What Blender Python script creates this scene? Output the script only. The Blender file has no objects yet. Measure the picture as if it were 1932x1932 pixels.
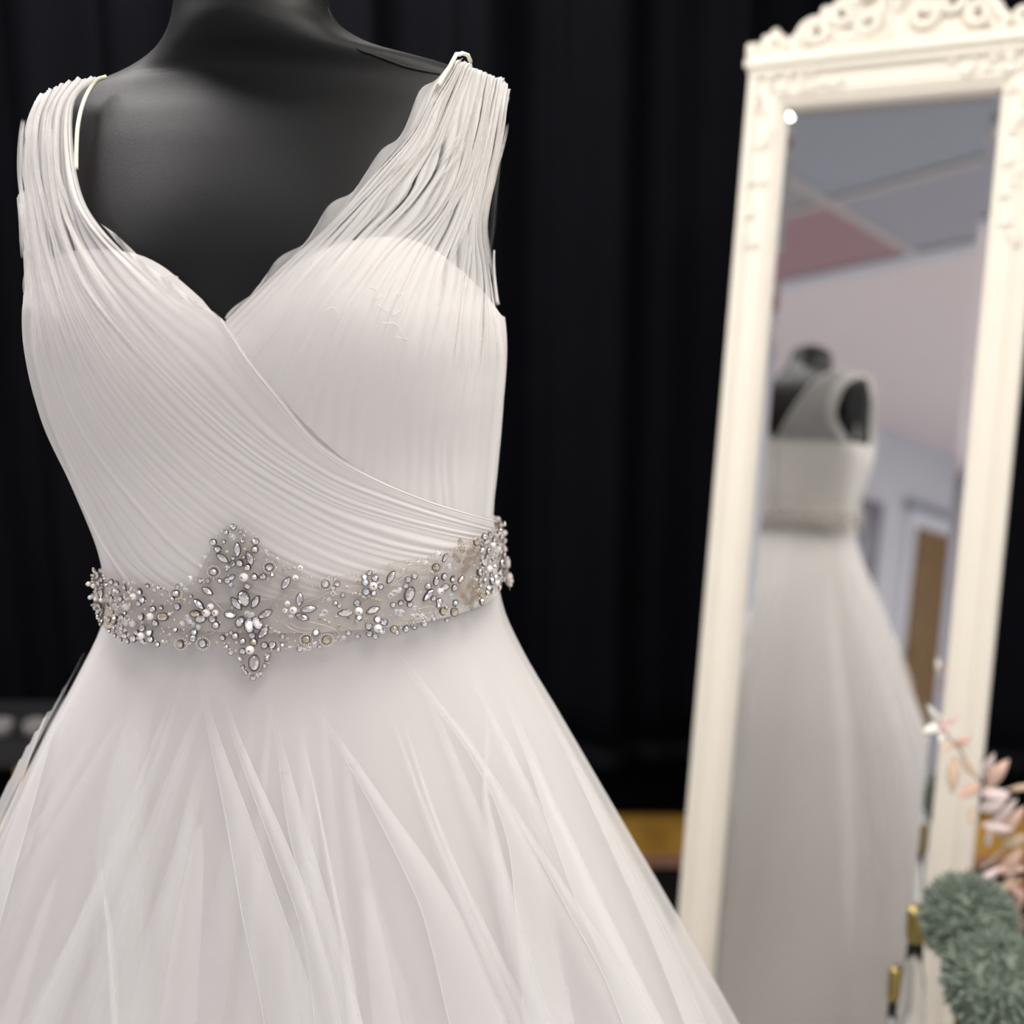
import bpy, bmesh, math, random
from mathutils import Vector, Matrix
from mathutils.bvhtree import BVHTree
random.seed(7)
C = bpy.context.scene.collection
PI = math.pi

# ------------------------------------------------------------------ camera
CAM = Vector((0, 0, 1.40)); PITCH = .1955; F = 1932.0
cd = bpy.data.cameras.new('camera'); cam = bpy.data.objects.new('camera', cd); C.objects.link(cam)
cam.location = CAM; cam.rotation_euler = (PI/2 - PITCH, 0, 0)
cd.sensor_width = 36; cd.lens = 36; cd.clip_start = .02
cd.dof.use_dof = True; cd.dof.focus_distance = .735; cd.dof.aperture_fstop = 36/13.0
sc = bpy.context.scene; sc.camera = cam
# ------------------------------------------------------------------ world, exposure
w = bpy.data.worlds.new('world'); sc.world = w; w.use_nodes = True
w.node_tree.nodes['Background'].inputs[0].default_value = (.9, .93, 1, 1)
w.node_tree.nodes['Background'].inputs[1].default_value = .25
vs = sc.view_settings
vs.view_transform = 'Standard'; vs.look = 'None'; vs.gamma = 1; vs.use_curve_mapping = False; vs.exposure = 0.0
sc.cycles.transparent_max_bounces = 24
sc.cycles.max_bounces = 10
sc.cycles.sample_clamp_indirect = 6
# ------------------------------------------------------------------ ceiling lamps (the fittings are built with the room)
LAMPS = [  # x, y, size x, size y, power, colour
    (.60, .66, .56, .56, 13.5, (1, .95, .85)),
    (.42, -.25, .56, .56, 8, (1, .96, .90)),
    (-.85, 1.05, .56, .56, 15, (1, .95, .95)),
    (-.50, 1.75, .56, .56, 16, (1, .96, .90)),
    (1.70, 1.10, .56, .56, 2, (1, .95, .86)),
    (1.5, -1.8, .56, .56, 13, (1, .97, .94)),
    (.5, -3.6, .56, .56, 30, (1, .93, .93)),
    (-2.2, .42, .56, .56, 9, (.97, .95, 1)),  # added fill panel for the left of the bodice, outside the mirror's view
]
CEIL = 2.60
wl = bpy.data.lights.new('front_fill', 'AREA'); wl.shape = 'RECTANGLE'; wl.size = 3.0; wl.size_y = 1.7; wl.energy = 10; wl.color = (.95, .97, 1)
wo = bpy.data.objects.new('front_fill', wl); C.objects.link(wo); wo.location = (.2, -5.54, 1.35); wo.rotation_euler = (PI/2, 0, 0)   # added frontal fill, set at the made-up window
for i, (x, y, sx, sy, p, c) in enumerate(LAMPS):
    l = bpy.data.lights.new('panel_lamp', 'AREA'); l.shape = 'RECTANGLE'; l.size = sx; l.size_y = sy; l.energy = p; l.color = c
    o = bpy.data.objects.new('panel_lamp', l); C.objects.link(o); o.location = (x, y, CEIL - .035)

# ------------------------------------------------------------------ helpers
def ray(px, py):
    d = Vector(((px-966)/F, (py-966)/F, 1.0))
    c, s = math.cos(PITCH), math.sin(PITCH)
    return Vector((d.x, -s*d.y + c*d.z, -c*d.y - s*d.z)).normalized()
def U(px, py, y):
    d = ray(px, py); return CAM + d*(y/d.y)
def proj(P):
    q = P - CAM; c, s = math.cos(PITCH), math.sin(PITCH)
    z = q.y*c - q.z*s; yy = -s*q.y - c*q.z
    return 966 + F*q.x/z, 966 + F*yy/z
def lerp(a, b, t): return a + (b-a)*t
def table(x, xs, ys):
    if x <= xs[0]: return ys[0]
    for i in range(len(xs)-1):
        if x <= xs[i+1]:
            t = (x-xs[i])/(xs[i+1]-xs[i])
            # monotone-ish cubic
            m = lambda k: (ys[min(k+1, len(xs)-1)]-ys[max(k-1, 0)])/(xs[min(k+1, len(xs)-1)]-xs[max(k-1, 0)])
            h = xs[i+1]-xs[i]; t2 = t*t; t3 = t2*t
            return (2*t3-3*t2+1)*ys[i] + (t3-2*t2+t)*h*m(i) + (-2*t3+3*t2)*ys[i+1] + (t3-t2)*h*m(i+1)
    return ys[-1]
def spline(pts, n):
    """Catmull-Rom through pts (tuples), n samples uniform in arc length"""
    pts = [Vector(p) for p in pts]
    if len(pts) == 2: dense = [pts[0].lerp(pts[1], i/40) for i in range(41)]
    else:
        q = [pts[0]*2-pts[1]] + pts + [pts[-1]*2-pts[-2]]; dense = []
        for i in range(1, len(q)-2):
            for k in range(16):
                t = k/16; a, b, c, d = q[i-1], q[i], q[i+1], q[i+2]
                dense.append(.5*((2*b)+(c-a)*t+(2*a-5*b+4*c-d)*t*t+(3*b-a-3*c+d)*t**3))
        dense.append(pts[-1])
    L = [0]
    for i in range(1, len(dense)): L.append(L[-1]+(dense[i]-dense[i-1]).length)
    out = []; j = 0
    for k in range(n):
        s = L[-1]*k/(n-1)
        while j < len(L)-2 and L[j+1] < s: j += 1
        e = L[j+1]-L[j]; out.append(dense[j].lerp(dense[j+1], 0 if e == 0 else min(1, max(0, (s-L[j])/e))))
    return out
def mesh_obj(name, verts, faces, mat, parent=None, smooth=True, mats=None, midx=None):
    me = bpy.data.meshes.new(name); me.from_pydata([tuple(v) for v in verts], [], faces); me.update()
    for m in (mats or ([mat] if mat else [])): me.materials.append(m)
    if midx: me.polygons.foreach_set('material_index', midx)
    if smooth: me.polygons.foreach_set('use_smooth', [True]*len(me.polygons))
    o = bpy.data.objects.new(name, me); C.objects.link(o)
    if parent: o.parent = parent
    return o
def empty(name, loc=(0, 0, 0)):
    o = bpy.data.objects.new(name, None); C.objects.link(o); o.location = loc; o.empty_display_size = .05
    return o
def tag(o, label=None, cat=None, group=None, kind=None):
    if label: o['label'] = label
    if cat: o['category'] = cat
    if group: o['group'] = group
    if kind: o['kind'] = kind
    return o
class MB:
    def __init__(s): s.v = []; s.f = []
    def box(s, a, b):
        n = len(s.v); x0, y0, z0 = a; x1, y1, z1 = b
        s.v += [Vector(p) for p in ((x0,y0,z0),(x1,y0,z0),(x1,y1,z0),(x0,y1,z0),(x0,y0,z1),(x1,y0,z1),(x1,y1,z1),(x0,y1,z1))]
        s.f += [tuple(n+i for i in q) for q in ((0,3,2,1),(4,5,6,7),(0,1,5,4),(1,2,6,5),(2,3,7,6),(3,0,4,7))]; return s
    def grid(s, rows, closed=False):
        n = len(s.v); R = len(rows); K = len(rows[0])
        for r in rows: s.v += r
        for i in range(R-1):
            for j in range(K if closed else K-1):
                s.f.append((n+i*K+j, n+i*K+(j+1) % K, n+(i+1)*K+(j+1) % K, n+(i+1)*K+j))
        return s
    def tube(s, pts, r, k=6, cap=True):
        pts = [Vector(p) for p in pts]; N = len(pts); rows = []
        up = Vector((0, 0, 1)); prev = None
        for i, p in enumerate(pts):
            t = (pts[min(i+1, N-1)]-pts[max(i-1, 0)]).normalized()
            if prev is None:
                a = t.cross(up)
                if a.length < .1: a = t.cross(Vector((1, 0, 0)))
            else: a = prev - t*prev.dot(t)
            a.normalize(); prev = a; b = t.cross(a)
            rr = r(i/(N-1)) if callable(r) else r
            rows.append([p+(a*math.cos(2*PI*j/k)+b*math.sin(2*PI*j/k))*rr for j in range(k)])
        n = len(s.v); s.grid(rows, True)
        if cap: s.f.append(tuple(n+j for j in range(k))[::-1]); s.f.append(tuple(n+(N-1)*k+j for j in range(k)))
        return s
    def lathe(s, prof, k=24, o=Vector((0, 0, 0))):
        rows = [[o+Vector((r*math.cos(2*PI*j/k), r*math.sin(2*PI*j/k), z)) for j in range(k)] for r, z in prof]
        n = len(s.v); s.grid(rows, True)
        s.f.append(tuple(n+j for j in range(k))[::-1]); s.f.append(tuple(n+(len(rows)-1)*k+j for j in range(k)))
        return s
    def ball(s, c, rx, ry=None, rz=None, k=8, M=None):
        ry = ry or rx; rz = rz or rx; rows = []; c = Vector(c)
        for i in range(1, k//2+2):
            th = PI*(i-.5)/(k//2+1)
            row = [Vector((rx*math.sin(th)*math.cos(2*PI*j/k), ry*math.sin(th)*math.sin(2*PI*j/k), rz*math.cos(th))) for j in range(k)]
            rows.append([c+(M @ v if M else v) for v in row])
        n = len(s.v); s.grid(rows, True); s.f.append(tuple(n+j for j in range(k))); s.f.append(tuple(n+(len(rows)-1)*k+j for j in range(k))[::-1])
        return s
    def build(s, name, mat, parent=None, smooth=True): return mesh_obj(name, s.v, s.f, mat, parent, smooth)

# ------------------------------------------------------------------ materials
def mat(name, col, rough=.6, metal=0, noise=0, nscale=40, bump=0, bscale=200, spec=.5, sheen=0, emis=None, estr=0, trans=0, ior=1.45):
    m = bpy.data.materials.new(name); m.use_nodes = True; nt = m.node_tree; b = nt.nodes['Principled BSDF']
    b.inputs['Base Color'].default_value = (*col, 1); b.inputs['Roughness'].default_value = rough; b.inputs['Metallic'].default_value = metal
    b.inputs['Specular IOR Level'].default_value = spec; b.inputs['Sheen Weight'].default_value = sheen
    b.inputs['Transmission Weight'].default_value = trans; b.inputs['IOR'].default_value = ior
    if emis: b.inputs['Emission Color'].default_value = (*emis, 1); b.inputs['Emission Strength'].default_value = estr
    tc = nt.nodes.new('ShaderNodeTexCoord')
    if noise:
        n = nt.nodes.new('ShaderNodeTexNoise'); n.inputs['Scale'].default_value = nscale; nt.links.new(tc.outputs['Object'], n.inputs['Vector'])
        mx = nt.nodes.new('ShaderNodeMix'); mx.data_type = 'RGBA'
        mx.inputs[6].default_value = (*[c*(1-noise) for c in col], 1); mx.inputs[7].default_value = (*[min(1, c*(1+noise)) for c in col], 1)
        nt.links.new(n.outputs['Fac'], mx.inputs[0]); nt.links.new(mx.outputs[2], b.inputs['Base Color'])
    if bump:
        n = nt.nodes.new('ShaderNodeTexNoise'); n.inputs['Scale'].default_value = bscale; n.inputs['Detail'].default_value = 3
        nt.links.new(tc.outputs['Object'], n.inputs['Vector'])
        bp = nt.nodes.new('ShaderNodeBump'); bp.inputs['Strength'].default_value = bump; bp.inputs['Distance'].default_value = .002
        nt.links.new(n.outputs['Fac'], bp.inputs['Height']); nt.links.new(bp.outputs['Normal'], b.inputs['Normal'])
    return m
def tulle(name, col, alpha, transl=.35, edge=.35, net=0):
    """sheer net: part of the light passes straight through the holes, more thread is met at a slant"""
    m = bpy.data.materials.new(name); m.use_nodes = True; nt = m.node_tree; nt.nodes.clear()
    out = nt.nodes.new('ShaderNodeOutputMaterial'); tr = nt.nodes.new('ShaderNodeBsdfTransparent')
    df = nt.nodes.new('ShaderNodeBsdfDiffuse'); tl = nt.nodes.new('ShaderNodeBsdfTranslucent')
    df.inputs[0].default_value = tl.inputs[0].default_value = (*col, 1)
    a = nt.nodes.new('ShaderNodeMixShader'); a.inputs[0].default_value = transl
    nt.links.new(df.outputs[0], a.inputs[1]); nt.links.new(tl.outputs[0], a.inputs[2])
    lw = nt.nodes.new('ShaderNodeLayerWeight'); lw.inputs[0].default_value = .3
    ma = nt.nodes.new('ShaderNodeMath'); ma.operation = 'MULTIPLY_ADD'; ma.inputs[1].default_value = edge; ma.inputs[2].default_value = alpha
    ma.use_clamp = True
    nt.links.new(lw.outputs['Facing'], ma.inputs[0])
    mx = nt.nodes.new('ShaderNodeMixShader')
    nt.links.new(ma.outputs[0], mx.inputs[0])
    nt.links.new(tr.outputs[0], mx.inputs[1]); nt.links.new(a.outputs[0], mx.inputs[2]); nt.links.new(mx.outputs[0], out.inputs[0])
    return m
def densnet(name, col, transl=.25):
    """net whose opacity follows how many folds of cloth lie on each other ('dens', stored on the mesh)"""
    m = tulle(name, col, .5, transl, 0); nt = m.node_tree
    at = nt.nodes.new('ShaderNodeAttribute'); at.attribute_name = 'dens'
    mx = [n for n in nt.nodes if n.type == 'MIX_SHADER' and n.inputs[0].is_linked][0]
    nt.links.new(at.outputs['Fac'], mx.inputs[0]); return m
M_lining = mat('ivory_satin_lining', (.74, .71, .69), .55, sheen=.15, bump=.05, bscale=900)
M_skirtlin = mat('white_skirt_lining', (.74, .72, .71), .7, bump=.04, bscale=600)
M_chiffon = densnet('pleated_chiffon', (.88, .86, .84)); M_backchiffon = tulle('back_chiffon', (.86, .84, .82), .6, .2, .3)
M_strap = tulle('sheer_strap_net', (.90, .88, .84), .50, .3, .5)
M_tul1 = tulle('outer_tulle', (.86, .84, .83), .30, .35, .45)
M_tul2 = tulle('middle_tulle', (.84, .82, .81), .42, .35, .4)
M_fold = tulle('folded_tulle', (.92, .91, .90), .34, .3, .3)
M_foldedge = tulle('tulle_fold_edge', (.95, .94, .93), .35, .3, .2)
M_form = mat('black_jersey', (.005, .0052, .0053), .47, sheen=0, bump=.12, bscale=1400, spec=.21)
M_formdark = mat('black_cord', (.006, .006, .007), .7)
M_curtain = mat('black_curtain_cloth', (.0026, .0027, .0042), .8, noise=.3, nscale=5, bump=.1, bscale=400, spec=.05)
M_blackwall = mat('black_wall_paint', (.002, .002, .002), .9, spec=.1)
M_floorshade = mat('dark_floor_shade', (.008, .008, .009), .95, noise=.3, nscale=300, bump=.4, bscale=500, spec=.1)  # dark tone stands for the shade on the floor under the curtain
M_wall = mat('bluish_white_wall', (.62, .63, .68), .9, noise=.02, nscale=6)
M_ceil = mat('pale_pink_plaster', (.90, .82, .83), .9, noise=.02, nscale=5)
M_tile = [mat('grey_ceiling_tile', (.46, .45, .47), .85, noise=.08, nscale=90), mat('blue_grey_ceiling_tile', (.45, .49, .56), .85, noise=.08, nscale=90),
          mat('burgundy_ceiling_tile', (.46, .30, .33), .85, noise=.08, nscale=90), mat('violet_grey_ceiling_tile', (.46, .46, .53), .85, noise=.08, nscale=90)]
M_tbar = mat('grey_ceiling_bar', (.62, .60, .58), .6)
M_trimpale = mat('pale_blue_white_trim', (.72, .74, .8), .6)
M_panel = mat('lamp_diffuser', (.9, .9, .88), .5, emis=(1, .97, .92), estr=6)
M_lampframe = mat('white_lamp_frame', (.8, .8, .8), .5)
M_skirting = mat('orange_brown_wood', (.74, .41, .07), .5, noise=.35, nscale=14, bump=.1, bscale=60)
M_skirting2 = mat('pinkish_brown_wood', (.50, .27, .17), .6, noise=.2, nscale=20)
M_doorw = mat('brown_door_wood', (.19, .11, .035), .5, noise=.25, nscale=10)
M_frame = mat('cream_painted_wood', (.70, .652, .57), .45, noise=.03, nscale=18, bump=.06, bscale=160)
M_glass = mat('mirror_silver', (.94, .94, .935), .015, metal=1)
M_back = mat('mirror_back_board', (.25, .18, .11), .8, noise=.2, nscale=20)
M_gold = mat('olive_gold_metal', (.36, .28, .10), .3, metal=1)
M_clear = mat('clear_glass', (.97, .98, .98), .03, trans=1, ior=1.45)
M_table = mat('white_table_paint', (.75, .73, .70), .5)
M_sage = mat('sage_green_petals', (.19, .235, .19), .85, noise=.25, nscale=60)
M_stem = mat('green_stem', (.16, .22, .12), .7)
M_blush = mat('blush_leaf', (.66, .45, .36), .65, noise=.15, nscale=40)
M_mauve = mat('pale_mauve_leaf', (.72, .60, .58), .65, noise=.12, nscale=40)
M_peach = mat('tan_leaf', (.56, .42, .30), .65, noise=.15, nscale=40)
M_coral = mat('coral_leaf', (.64, .42, .34), .65, noise=.12, nscale=40)
M_copper = mat('coppery_foliage', (.34, .17, .08), .7, noise=.3, nscale=30)
M_petal = mat('white_blossom', (.86, .84, .78), .6)
M_pink = mat('pink_blossom', (.72, .47, .46), .6)
M_twig = mat('grey_twig', (.38, .32, .27), .8)
M_crystal = mat('cut_crystal', (.95, .94, .94), .07, metal=.88)
M_crysblue = mat('iridescent_crystal', (.78, .85, .95), .07, metal=.88)
M_crysgold = mat('champagne_crystal', (.80, .70, .54), .07, metal=.88)
M_setting = mat('dark_metal_setting', (.16, .135, .12), .35, metal=1)
M_pearl = mat('pearl', (.88, .83, .80), .22, spec=.6)
M_bead = mat('silver_grey_bead', (.80, .75, .69), .3, metal=.45)
M_clearbead = mat('clear_acrylic_bead', (.86, .87, .88), .12, spec=.9); M_clearbead.node_tree.nodes['Principled BSDF'].inputs['Alpha'].default_value = .38
M_thread = mat('silver_thread', (.62, .56, .48), .35, metal=.6)
M_net = tulle('shade_toned_belt_net', (.56, .515, .48), .38, .2, .15)  # beige-grey net, its tone also holds the shade among the beads
M_tan = mat('champagne_bead', (.50, .40, .29), .22, metal=.7)
M_ivory = mat('ivory_satin_cord', (.82, .80, .64), .4)
M_tonedcup = mat('toned_down_ceramic', (.16, .15, .15), .5)  # white cups, their base colour toned down to an even grey
M_whitecup = mat('white_ceramic', (.7, .68, .66), .4)

# ------------------------------------------------------------------ body shape
S_ = .9
YC = .9306*S_
# photo row, left edge, right edge, front depth, back depth, superellipse power
SEC = [(-60, 332, 620, .060, .060, 2.0), (0, 321, 628, .063, .065, 2.0), (40, 315, 645, .066, .070, 2.0), (70, 306, 678, .069, .078, 2.0),
       (100, 286, 742, .066, .086, 2.05), (125, 252, 845, .060, .091, 2.1), (150, 200, 918, .055, .095, 2.15), (172, 138, 942, .056, .099, 2.2),
       (200, 102, 950, .062, .104, 2.25), (240, 82, 955, .074, .109, 2.3), (300, 78, 953, .090, .113, 2.35), (400, 82, 942, .112, .116, 2.4),
       (480, 80, 930, .124, .116, 2.4), (560, 72, 934, .130, .113, 2.35), (600, 66, 942, .132, .110, 2.3), (650, 68, 946, .132, .108, 2.25),
       (700, 78, 944, .130, .106, 2.2), (750, 92, 940, .126, .104, 2.2), (800, 109, 936, .122, .103, 2.15), (850, 130, 932, .119, .102, 2.1),
       (900, 150, 927, .117, .101, 2.1), (950, 170, 922, .116, .100, 2.1), (1000, 188, 920, .116, .099, 2.1), (1050, 202, 926, .117, .099, 2.1),
       (1100, 208, 932, .119, .100, 2.1), (1160, 200, 945, .126, .104, 2.1), (1300, 170, 985, .145, .12, 2.1)]
ROWS = [s[0] for s in SEC]
def zrow(py): return U(966, py, YC).z
ZR = [zrow(r) for r in ROWS]
XL = [U(s[1], s[0], YC).x for s in SEC]; XR = [U(s[2], s[0], YC).x for s in SEC]
BUST = [(U(262, 600, YC-.13), .019), (U(712, 595, YC-.13), .024)]
def row_of(z):
    # inverse of zrow
    d = (z-CAM.z)/YC
    return 966 + F*math.tan(math.atan(-d) - PITCH)
def body(theta, z, off=0.0):
    r = row_of(z)
    xl = table(r, ROWS, XL); xr = table(r, ROWS, XR)
    bf = table(r, ROWS, [s[3] for s in SEC]); bb = table(r, ROWS, [s[4] for s in SEC]); n = table(r, ROWS, [s[5] for s in SEC])
    cx = (xl+xr)/2; a = (xr-xl)/2
    s, c = math.sin(theta), math.cos(theta)
    x = cx + (a+off)*math.copysign(abs(s)**(2/n), s); b = bf if c > 0 else bb
    y = YC - (b+off)*math.copysign(abs(c)**(2/n), c)
    if c > 0:
        for B, h in BUST:
            g = math.exp(-((x-B.x)/.075)**2 - ((z-B.z)/(.075 if z < B.z else .085))**2)
            y -= h*g*min(1, c*1.5)
    return Vector((x, y, z))
# skirt
ZW = zrow(1105)
DS = [0, .03, .07, .12, .20, .32, .5, .8, 1.2]
AL_ = [.162, .172, .196, .228, .276, .345, .44, .575, .70]
AR_ = [.162, .168, .184, .209, .248, .307, .392, .52, .645]
FS = [.119, .127, .140, .157, .182, .215, .262, .335, .42]
BS = [.100, .108, .125, .150, .190, .245, .32, .43, .55]
def skirt(theta, d, sc_=1.0, wave=0.0, ph=0.0):
    a = table(d, DS, AL_ if math.sin(theta) < 0 else AR_); bf = table(d, DS, FS); bb = table(d, DS, BS)
    k = d/1.2
    cx = lerp((XL[24]+XR[24])/2, -.150, min(1, d/.5))
    a0, f0, b0 = AL_[0], FS[0], BS[0]
    gp = (1-sc_)*.08*min(1, d/.03)
    a = a0+(a-a0)*sc_-gp; bf = f0+(bf-f0)*sc_-gp; bb = b0+(bb-b0)*sc_-gp
    wv = wave*min(1.2, (d/.4)**1.02)*(math.sin(13*theta+ph)+.6*math.sin(23*theta+2.1*ph+1)+.5*math.sin(7*theta+.7*ph))
    s, c = math.sin(theta), math.cos(theta)
    b = bf if c > 0 else bb
    return Vector((cx+(a+wv)*s, YC-(b+wv)*c, ZW-d))
def ring(fn, n, t0=0, t1=2*PI): return [fn(t0+(t1-t0)*i/n) for i in range(n)]

# silhouette correction: the near front of a wide body stands out further than its widest row
for _ in range(4):
    for k, sct in enumerate(SEC):
        q = [proj(body(-PI+2*PI*i/180, ZR[k]))[0] for i in range(180)]
        XL[k] += (sct[1]-min(q))*.00042*.9; XR[k] += (sct[2]-max(q))*.00042*.9
def bvh_of(rows_list):
    m = MB()
    for rows in rows_list: m.grid(rows, True)
    return BVHTree.FromPolygons([tuple(v) for v in m.v], m.f)
zs = [lerp(ZR[0], zrow(1150), i/110) for i in range(111)]
torso_rows = [ring(lambda t: body(t, z, .004), 160) for z in zs]
dz = [1.16*(i/90)**1.3 for i in range(91)]
skirt_rows = [ring(lambda t: skirt(t, d, 1.0), 200) for d in dz]
BV_T = bvh_of([torso_rows]); BV_S = bvh_of([skirt_rows]); BV_A = bvh_of([torso_rows, skirt_rows])
def cast(bv, px, py):
    d = ray(px, py); h = bv.ray_cast(CAM, d)
    if h[0] is None:
        P = U(px, py, YC); h = bv.find_nearest(P)
        # sit on the silhouette and keep a little of the overhang
        N = h[1]; 
        if N.dot(d) > 0 and abs(N.dot(d)) > .3: N = -N
        return h[0], (h[0]-Vector((h[0].x*0+(-.18), YC, h[0].z))).normalized()
    N = h[1]
    if N.dot(d) > 0: N = -N
    return h[0], N
def castN(bv, px, py, r=5):
    """position with a normal averaged over a small neighbourhood"""
    P, N = cast(bv, px, py)
    for dx, dy in ((r, 0), (-r, 0), (0, r), (0, -r)): N = N + cast(bv, px+dx, py+dy)[1]
    return P, N.normalized()

# ------------------------------------------------------------------ the room
def struct(name, mb, m): o = mb.build(name, m, smooth=False); o['kind'] = 'structure'; return o
LX, RX, BY, FY = -2.8, 2.6, 2.42, -5.6
struct('floor', MB().box((LX-.1, FY-.1, -.08), (RX+.1, BY+.1, 0)), mat('pale_grey_vinyl', (.54, .53, .52), .55, noise=.05, nscale=30))
struct('floor_shade', MB().box((LX, 1.72, 0), (RX, BY-.04, .006)), M_floorshade)  # dark strip laid where the floor is only in the curtain's shade
struct('wall_back', MB().box((LX-.1, BY, 0), (RX+.1, BY+.1, CEIL)), M_blackwall)
struct('wall_left', MB().box((LX-.1, FY, 0), (LX, BY, CEIL)), M_wall)
struct('wall_right', MB().box((RX, FY, 0), (RX+.1, BY, CEIL)), M_wall)
struct('wall_front', MB().box((LX-.1, FY-.1, 0), (RX+.1, FY, CEIL)), M_wall)
ceiling = struct('ceiling', MB().box((LX-.1, FY-.1, CEIL), (RX+.1, -.70, CEIL+.08)), M_ceil)
struct('trim_1', MB().box((LX, -.76, CEIL-.004), (RX, -.66, CEIL+.05)), M_trimpale)
back_panel = MB().box((LX-.1, -.70, CEIL+.03), (RX+.1, BY+.1, CEIL+.08)).build('ceiling_backing', M_tbar, ceiling, False)
G = .605; GX = 1.21; gx0 = -.90; gy0 = -.045
def tilemat(i, j):
    return {(-1, -1): 2, (-1, 0): 0, (0, 0): 1, (0, -1): 3, (-2, -1): 2, (1, 0): 0, (1, -1): 0, (-1, 1): 3, (0, 1): 0, (-2, 0): 3, (-1, 1): 2}.get((i, j), 0)
tile_me = {}
for i in range(-4, 6):
    for j in range(-1, 4):
        x0 = max(LX, gx0+i*GX); x1 = min(RX, gx0+(i+1)*GX); y0 = max(-.66, gy0+j*G); y1 = min(BY, gy0+(j+1)*G)
        if x1-x0 < .05 or y1-y0 < .05: continue
        MB().box((x0+.012, y0+.012, CEIL+.006), (x1-.012, y1-.012, CEIL+.03)).build('ceiling_tile', M_tile[tilemat(i, j)], ceiling, False)
for i in range(-3, 6):
    x = gx0+i*GX
    if LX < x < RX: MB().box((x-.022, -.66, CEIL-.004), (x+.022, BY, CEIL+.02)).build('ceiling_bar', M_tbar, ceiling, False)
for j in range(0, 4):
    y = gy0+j*G
    MB().box((LX, y-.018, CEIL-.005), (RX, y+.018, CEIL+.019)).build('ceiling_bar', M_tbar, ceiling, False)
for i, (x, y, sx, sy, p, c) in enumerate(LAMPS):
    t = empty('ceiling_light', (x, y, CEIL-.012))
    m = MB(); a, b = sx/2+.02, sy/2+.02
    m.box((-a, -b, -.012), (a, -b+.025, .012)).box((-a, b-.025, -.012), (a, b, .012)).box((-a, -b+.025, -.012), (-a+.025, b-.025, .012)).box((a-.025, -b+.025, -.012), (a, b-.025, .012))
    m.build('light_frame', M_lampframe, t, False)
    MB().box((-a+.025, -b+.025, -.004), (a-.025, b-.025, .010)).build('diffuser', M_panel, t, False)
    where = ['over the right shoulder of the dress', 'just behind the camera', 'behind the left shoulder of the dress', 'over the gap between dress and mirror', 'over the right side of the mirror', 'near the right wall behind the camera', 'near the added front window', 'added to the left of the dress for fill'][i]
    tag(t, 'square white ceiling light panel ' + where, 'ceiling light', 'ceiling light panels')
# skirting along the back wall
bb = struct('baseboard_back', MB().box((LX, BY-.028, .035), (RX, BY, .135)), M_skirting)
MB().box((LX, BY-.036, 0), (RX, BY-.0, .034)).build('baseboard_foot', M_skirting2, bb, False)
# left wall: door and pictures, seen in the mirror
win = struct('fill_window', MB().box((-1.45, FY, .40), (1.85, FY+.03, .46)).box((-1.45, FY, 2.24), (1.85, FY+.03, 2.30)).box((-1.45, FY, .46), (-1.39, FY+.03, 2.24)).box((1.79, FY, .46), (1.85, FY+.03, 2.24)).box((.17, FY, .46), (.23, FY+.03, 2.24)), M_trimpale)  # unseen window, added to carry the frontal fill on the dress
MB().box((-1.39, FY+.004, .46), (1.79, FY+.012, 2.24)).build('fill_pane', mat('fill_glow', (.8, .8, .8), .4, emis=(.95, .97, 1), estr=1.2), win, False)  # glowing pane added as part of the fill
d1 = struct('door_1', MB().box((LX, -4.72, 0), (LX+.03, -3.82, 2.06)), M_trimpale)
MB().box((LX+.03, -4.62, .02), (LX+.05, -3.92, 1.95)).build('door_leaf', M_doorw, d1, False)
MB().ball((LX+.09, -4.0, 1.0), .025).build('door_knob', M_gold, [o for o in C.objects if o.name == 'door_leaf'][0])
struct('trim_2', MB().box((LX, -4.78, 2.06), (LX+.04, -3.76, 2.14)), mat('grey_lintel', (.30, .32, .36), .7))
pf = empty('picture_frame', (LX+.012, -3.25, 1.70))
m = MB(); m.box((-.012, -.22, -.34), (.012, .22, -.31)).box((-.012, -.22, .31), (.012, .22, .34)).box((-.012, -.22, -.31), (.012, -.19, .31)).box((-.012, .19, -.31), (.012, .22, .31))
m.build('frame', mat('grey_picture_frame', (.16, .16, .18), .5), pf, False)
MB().box((-.010, -.19, -.31), (.002, .19, .31)).build('picture', mat('dim_print', (.26, .26, .30), .6, noise=.8, nscale=5), pf, False)
tag(pf, 'grey framed picture on the pale wall, seen in the mirror beside the door', 'picture')

# ------------------------------------------------------------------ curtain
def curtain_pt(x, z):
    fold = .035*math.sin(x*21+.6*math.sin(x*5)) + .018*math.sin(x*47+1.3*math.sin(x*3)) + .02*math.sin(x*9+1)
    return Vector((x+.012*math.sin(x*33), 2.27+fold*(1-.25*(z-.34)/2.2), z))
xs = [LX+.05+(RX-LX-.1)*i/520 for i in range(521)]
m = MB(); m.grid([[curtain_pt(x, lerp(.345, CEIL-.03, j/14)) for x in xs] for j in range(15)])
cur = empty('black_curtain', (0, 2.27, .345))
def loc(o, parent):
    if parent is None: return o
    o.parent = parent; o.matrix_parent_inverse = Matrix.Translation(-Vector(parent.location)); return o
ob = loc(m.build('curtain_cloth', M_curtain), cur)
sm = ob.modifiers.new('s', 'SOLIDIFY'); sm.thickness = .003
m = MB(); m.grid([[curtain_pt(x, z)+Vector((0, -.004, 0)) for x in xs] for z in (.35, .375, .40)])
ob = loc(m.build('curtain_hem', mat('curtain_hem_band', (.0042, .0042, .0055), .8, spec=.08)), cur)
loc(MB().tube([(LX+.02, 2.27, CEIL-.025), (RX-.02, 2.27, CEIL-.025)], .012, 8).build('curtain_rail', M_formdark), cur)
tag(cur, 'long black pleated curtain hanging across the back wall', 'curtain')

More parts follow.
